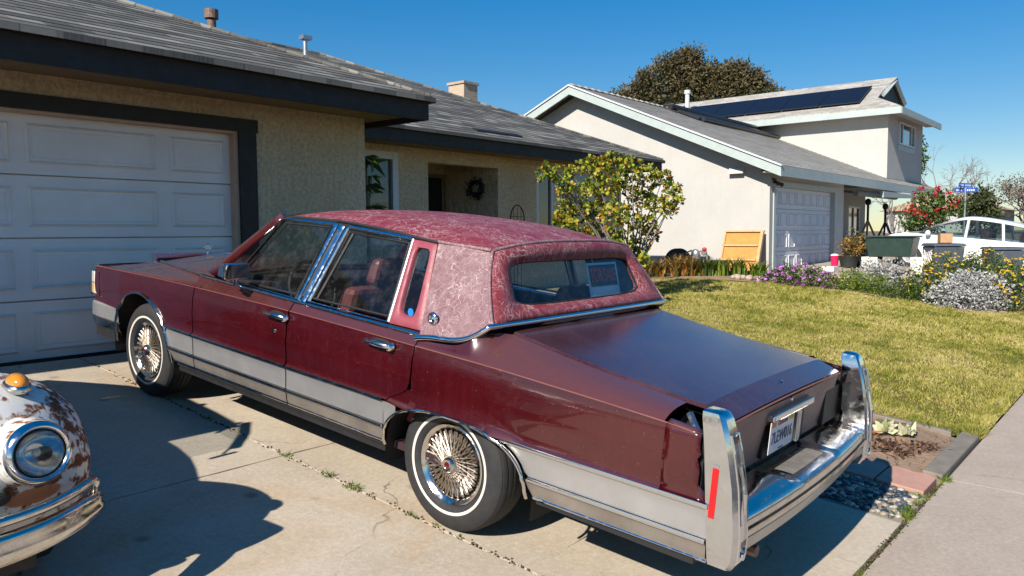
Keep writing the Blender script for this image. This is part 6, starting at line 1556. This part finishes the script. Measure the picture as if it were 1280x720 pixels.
# dark green tub on white stand
z=g(17.2,2.4);t=empty('storage_tub',(17.2,2.4,z+.45),label='dark green plastic tub standing on white panels near the garage',cat='tub')
mb=MB();mb.hexa([(17.0,1.98,z+.45),(17.6,1.98,z+.45),(17.6,2.93,z+.45),(17.0,2.93,z+.45),(16.95,1.90,z+.92),(17.65,1.90,z+.92),(17.65,3.0,z+.92),(16.95,3.0,z+.92)]);mb.build('body',MT['tubgreen'],t,bevel=.02)
mb=MB();mb.box((16.91,1.86,z+.925),(17.69,3.04,z+.965));mb.build('lid',MT['tubgreen'],t,bevel=.01)
for (ya,yb_,lab) in ((2.72,3.10,'white plastic stand panel under the left end of the green tub'),(1.70,1.98,'white plastic stand panel under the right end of the green tub')):
    mb=MB();mb.box((17.05,ya,z-.02),(17.5,ya+.05,z+.44));mb.box((17.05,yb_-.05,z-.02),(17.5,yb_,z+.44));mb.box((17.03,ya,z+.36),(17.52,yb_,z+.44));mb.box((17.04,ya+.051,z+.02),(17.07,yb_-.051,z+.35));tag(mb.build('stand',MT['whitep'],frame=(17.2,(ya+yb_)/2,z),bevel=.01),lab,'stand')
# boards on the ground
for (p,q,lab) in (((13.6,2.75),(14.6,1.6),'long pale board lying over the plants toward the silver bush'),((14.6,1.3),(15.2,.7),'pale board leaning across the grey bin'),((15.6,2.9),(16.6,2.2),'rust brown board on the ground by the pots')):
    a=Vector((*p,g(*p)+.12));b=Vector((*q,g(*q)+.20));mb=MB();mb.tube([a,b],.05,4,sc=(1,.5));tag(mb.build('board',MT['pine'] if 'rust' not in lab else MT['pink'],frame=tuple(a)),lab,'board')
mb=MB();z=g(16.6,3.4);mb.box((16.2,3.5,z),(16.6,3.8,z+.12));tag(mb.build('white_block',MT['whitep'],frame=(16.4,3.6,z),bevel=.01),'small white block on the ground by the garage door','block')
# easels / tripods under the porch
for (x,y,mt,lab,h) in ((24.3,5.0,'woodpole','tan wooden tripod stand under the porch roof',1.75),(26.4,5.0,'dark','black tripod stand right of the wooden one under the porch',1.6)):
    z=g(x,y);t=empty('tripod',(x,y,z),label=lab,cat='tripod',group='tripods under the porch');top=Vector((x,y,z+h*.62))
    for a in (0,2.1,4.2):
        mb=MB();mb.tube([top,(x+.62*math.cos(a+.4),y+.5*math.sin(a+.4),z)],.035,6);mb.build('leg',MT[mt],t)
    mb=MB();mb.tube([top,(x,y,z+h)],.04,6);mb.ellip((x,y,z+h-.05),(.10,.10,.12),10,8);mb.build('head',MT['dark'],t)
# bins
def wbin(x,y,a,label,lidopen=False):
    z=g(x,y);t=empty('wheelie_bin',(x,y,z),rot=(0,0,a),label=label,cat='bin',group='grey wheeled bins')
    mb=MB();mb.hexa([(-.24,-.27,.05),(.24,-.27,.05),(.24,.27,.05),(-.24,.27,.05),(-.31,-.36,.92),(.31,-.36,.92),(.31,.36,.92),(-.31,.36,.92)]);mb.build('body',MT['bin'],t,bevel=.03)
    mb=MB();mb.hexa([(-.34,-.40,.925),(.34,-.40,.925),(.34,.40,.925),(-.34,.40,.925),(-.30,-.36,.985),(.30,-.36,.985),(.30,.36,.985),(-.30,.36,.985)]);mb.build('lid',MT['blackpot'] if 0 else MT['bin'],t,bevel=.02)
    for s in (-1,1):
        mb=MB();mb.lathe([(-.03,.001),(-.03,.11),(.03,.11),(.03,.001)],(s*.2,.33,.11),'x',18);mb.build('wheel',MT['rubber'],t)
    mb=MB();mb.tube([(-.25,.36,.93),(-.25,.44,.95),(.25,.44,.95),(.25,.36,.93)],.018,6);mb.build('handle',MT['dark'],t)
    return t
b1=wbin(15.55,.98,R(-58),'grey wheeled bin with a white print and a cardboard box on its lid')
b2=wbin(16.35,-.02,R(-62),'grey wheeled bin half hidden behind the yellow flowers')
mb=MB()
for k in range(7):
    mb.tube([(-.315-.0,-.22+.03*math.sin(k)+.44*u,.62+.10*math.sin(u*6+k*1.3)+.02*k) for u in frange(0,1,12)],.012,4)
mb.v=[(x+ -.27*0, y, z) for x,y,z in mb.v];mb.build('print',MT['whitep'],b1)
zc1=g(15.5,1)+.99;mb=MB();mb.box((-.15,-.12,0),(.15,.12,.20));o=mb.build('cardboard_box',MT['cardboard'],bevel=.004);o.location=(15.45,.93,zc1);o.rotation_euler=(0,.05,.4);tag(o,'small cardboard box on the lid of the grey bin','box')
# street sign
x,y=28.3,2.85;z=g(x,y);t=empty('street_sign',(x,y,z),label='street name sign with two crossed blue blades on a grey pole',cat='sign')
mb=MB();mb.lathe([(0,.035),(3.05-z,.035)],(x,y,z),'z',10,cap=True);mb.build('pole',MT['galv'],t)
for a,zz in ((R(-50),2.95),(R(-20),3.12)):
    d=Vector((math.cos(a),math.sin(a),0));n_=Vector((-d.y,d.x,0))*.008;c=Vector((x,y,zz))
    mb=MB();q=[c-d*.40-n_,c+d*.40-n_,c+d*.40+n_,c-d*.40+n_];mb.hexa([(p.x,p.y,p.z-.075) for p in q]+[(p.x,p.y,p.z+.075) for p in q]);bl=mb.build('blade',MT['signblue'],t)
    mb=MB()
    for i in range(9):
        if i in (3,):continue
        c2=c+d*(-.30+i*.075)-n_*1.3*(1 if (d.x*0+1) else 1);mb.hexa([(c2.x-d.x*.022-n_.x*.2,c2.y-d.y*.022-n_.y*.2,c2.z-.035),(c2.x+d.x*.022-n_.x*.2,c2.y+d.y*.022-n_.y*.2,c2.z-.035),(c2.x+d.x*.022,c2.y+d.y*.022,c2.z-.035),(c2.x-d.x*.022,c2.y-d.y*.022,c2.z-.035),(c2.x-d.x*.022-n_.x*.2,c2.y-d.y*.022-n_.y*.2,c2.z+.03),(c2.x+d.x*.022-n_.x*.2,c2.y+d.y*.022-n_.y*.2,c2.z+.03),(c2.x+d.x*.022,c2.y+d.y*.022,c2.z+.03),(c2.x-d.x*.022,c2.y-d.y*.022,c2.z+.03)])
    mb.build('lettering',MT['plate'],bl)
# white hatchback (local: nose toward +y)
wc=empty('hatchback',(20.9,1.35,g(20.9,1.35)),rot=(S_,R(-1.1),0),label='white hatchback parked on the neighbour driveway behind the bins',cat='car')
pr=[(2.25,.35,.62),(2.23,.60,.75),(2.05,.72,.80),(1.6,.85,.84),(1.15,.97,.86),(.9,1.02,.86)]
def ztop(y):return sp(y,[(-2.22,.85),(-2.1,1.08),(-1.75,1.18),(-1.2,1.36),(-.6,1.45),(-.05,1.485),(.3,1.45),(.8,1.25),(1.2,1.06),(1.6,.93),(2.0,.82),(2.22,.66)])
def wid(y):return sp(y,[(-2.22,.70),(-2.0,.82),(-1.2,.865),(1.2,.865),(1.8,.80),(2.1,.68),(2.22,.55)])
rows=[]
for y in frange(-2.22,2.22,60):
    zt=min(ztop(y),.93+ (0.02));w_=wid(y);row=[]
    for s in (-1,):
        pass
    base=[(w_*.96,.25),(w_,.45),(w_*1.0,.60),(w_*.985,.80),(w_*.955,zt if zt<.95 else .93)]
    L_=[(-a,b) for a,b in base];Rr=[(a,b) for a,b in base[::-1]]
    zt_=min(ztop(y),.95)
    L_=[(a,min(b,zt_)) for a,b in L_];Rr=[(a,min(b,zt_)) for a,b in Rr]
    rows.append([(a,y,b) for a,b in L_]+[(-w_*.5,y,zt_+.01*(zt_<.94)),(w_*.5,y,zt_+.01*(zt_<.94))]+[(a,y,b) for a,b in Rr])
mb=MB();mb.grid(rows);mb.poly(rows[0]);mb.poly(rows[-1][::-1]);mb.build('body',MT['white_car'],wc,smooth=40)
rows=[]
for y in frange(-1.95,1.30,50):
    zt=ztop(y);w_=wid(y)*.955;k=max(0,(zt-.93)/.55);rows.append([(-w_+ .30*k*.85+.02,y,.93+(zt-.93)*.86),(-w_*.55,y,zt-.005),(0,y,zt+.01),(w_*.55,y,zt-.005),(w_-.30*k*.85-.02,y,.93+(zt-.93)*.86)])
mb=MB();mb.grid(rows);mb.build('roof',MT['white_car'],wc,smooth=60)
mb=MB()
for s in (-1,1):
    q=[]
    for y in frange(-1.80,1.22,40):
        zt=ztop(y);w_=wid(y)*.955;k=max(0,(zt-.93)/.55);q.append([(s*w_,y,.932),(s*(w_-.30*k*.85-.025),y,.93+(zt-.93)*.86)])
    mb.grid(q)
mb.build('side_window',MT['wglass'] if 0 else MT['glassm'],wc)
for s in (-1,1):
    for y,dy in ((.10,.02),(-.78,.10),(-1.62,.16)):
        mb=MB();zt=ztop(y+dy);w_=wid(y)*.955;k=(zt-.93)/.55;mb.tube([(s*(w_+.004),y,.93),(s*(w_-.30*k*.85-.02),y+dy,.93+(zt-.93)*.86)],.035,6);mb.build('window_pillar',MT['white_car'],wc)
mb=MB();mb.box((-.70,-1.9,.5),(.70,1.2,.62));mb.box((-.6,-.4,.62),(-.1,-.2,1.2));mb.box((.1,-.4,.62),(.6,-.2,1.2));mb.box((-.65,-1.3,.62),(.65,-1.1,1.15));mb.build('interior',MT['inner'],wc)
for s in (-1,1):
    mb=MB();mb.ellip((s*.97,.98,.98),(.10,.07,.075),12,8);mb.build('mirror',MT['white_car'],wc,smooth=60)
    for y in (1.38,-1.33):
        mb=MB();mb.lathe([(-.10,.19),(-.10,.29),(-.08,.31),(.08,.31),(.10,.29),(.10,.19)],(s*.77,y,.31),'x',32);w_=mb.build('wheel',MT['rubber'],wc,smooth=50);mb=MB();mb.lathe([(s*.09,.19),(s*.07,.10),(s*.09,.001)],(s*.77,y,.31),'x',24);mb.build('rim',MT['galv'],w_,smooth=40)
        mb=MB();mb.lathe([(s*.0,.36),(s*.105,.36)],(s*.77,y,.31),'x',32);mb.build('wheel_arch',MT['dark'],wc)
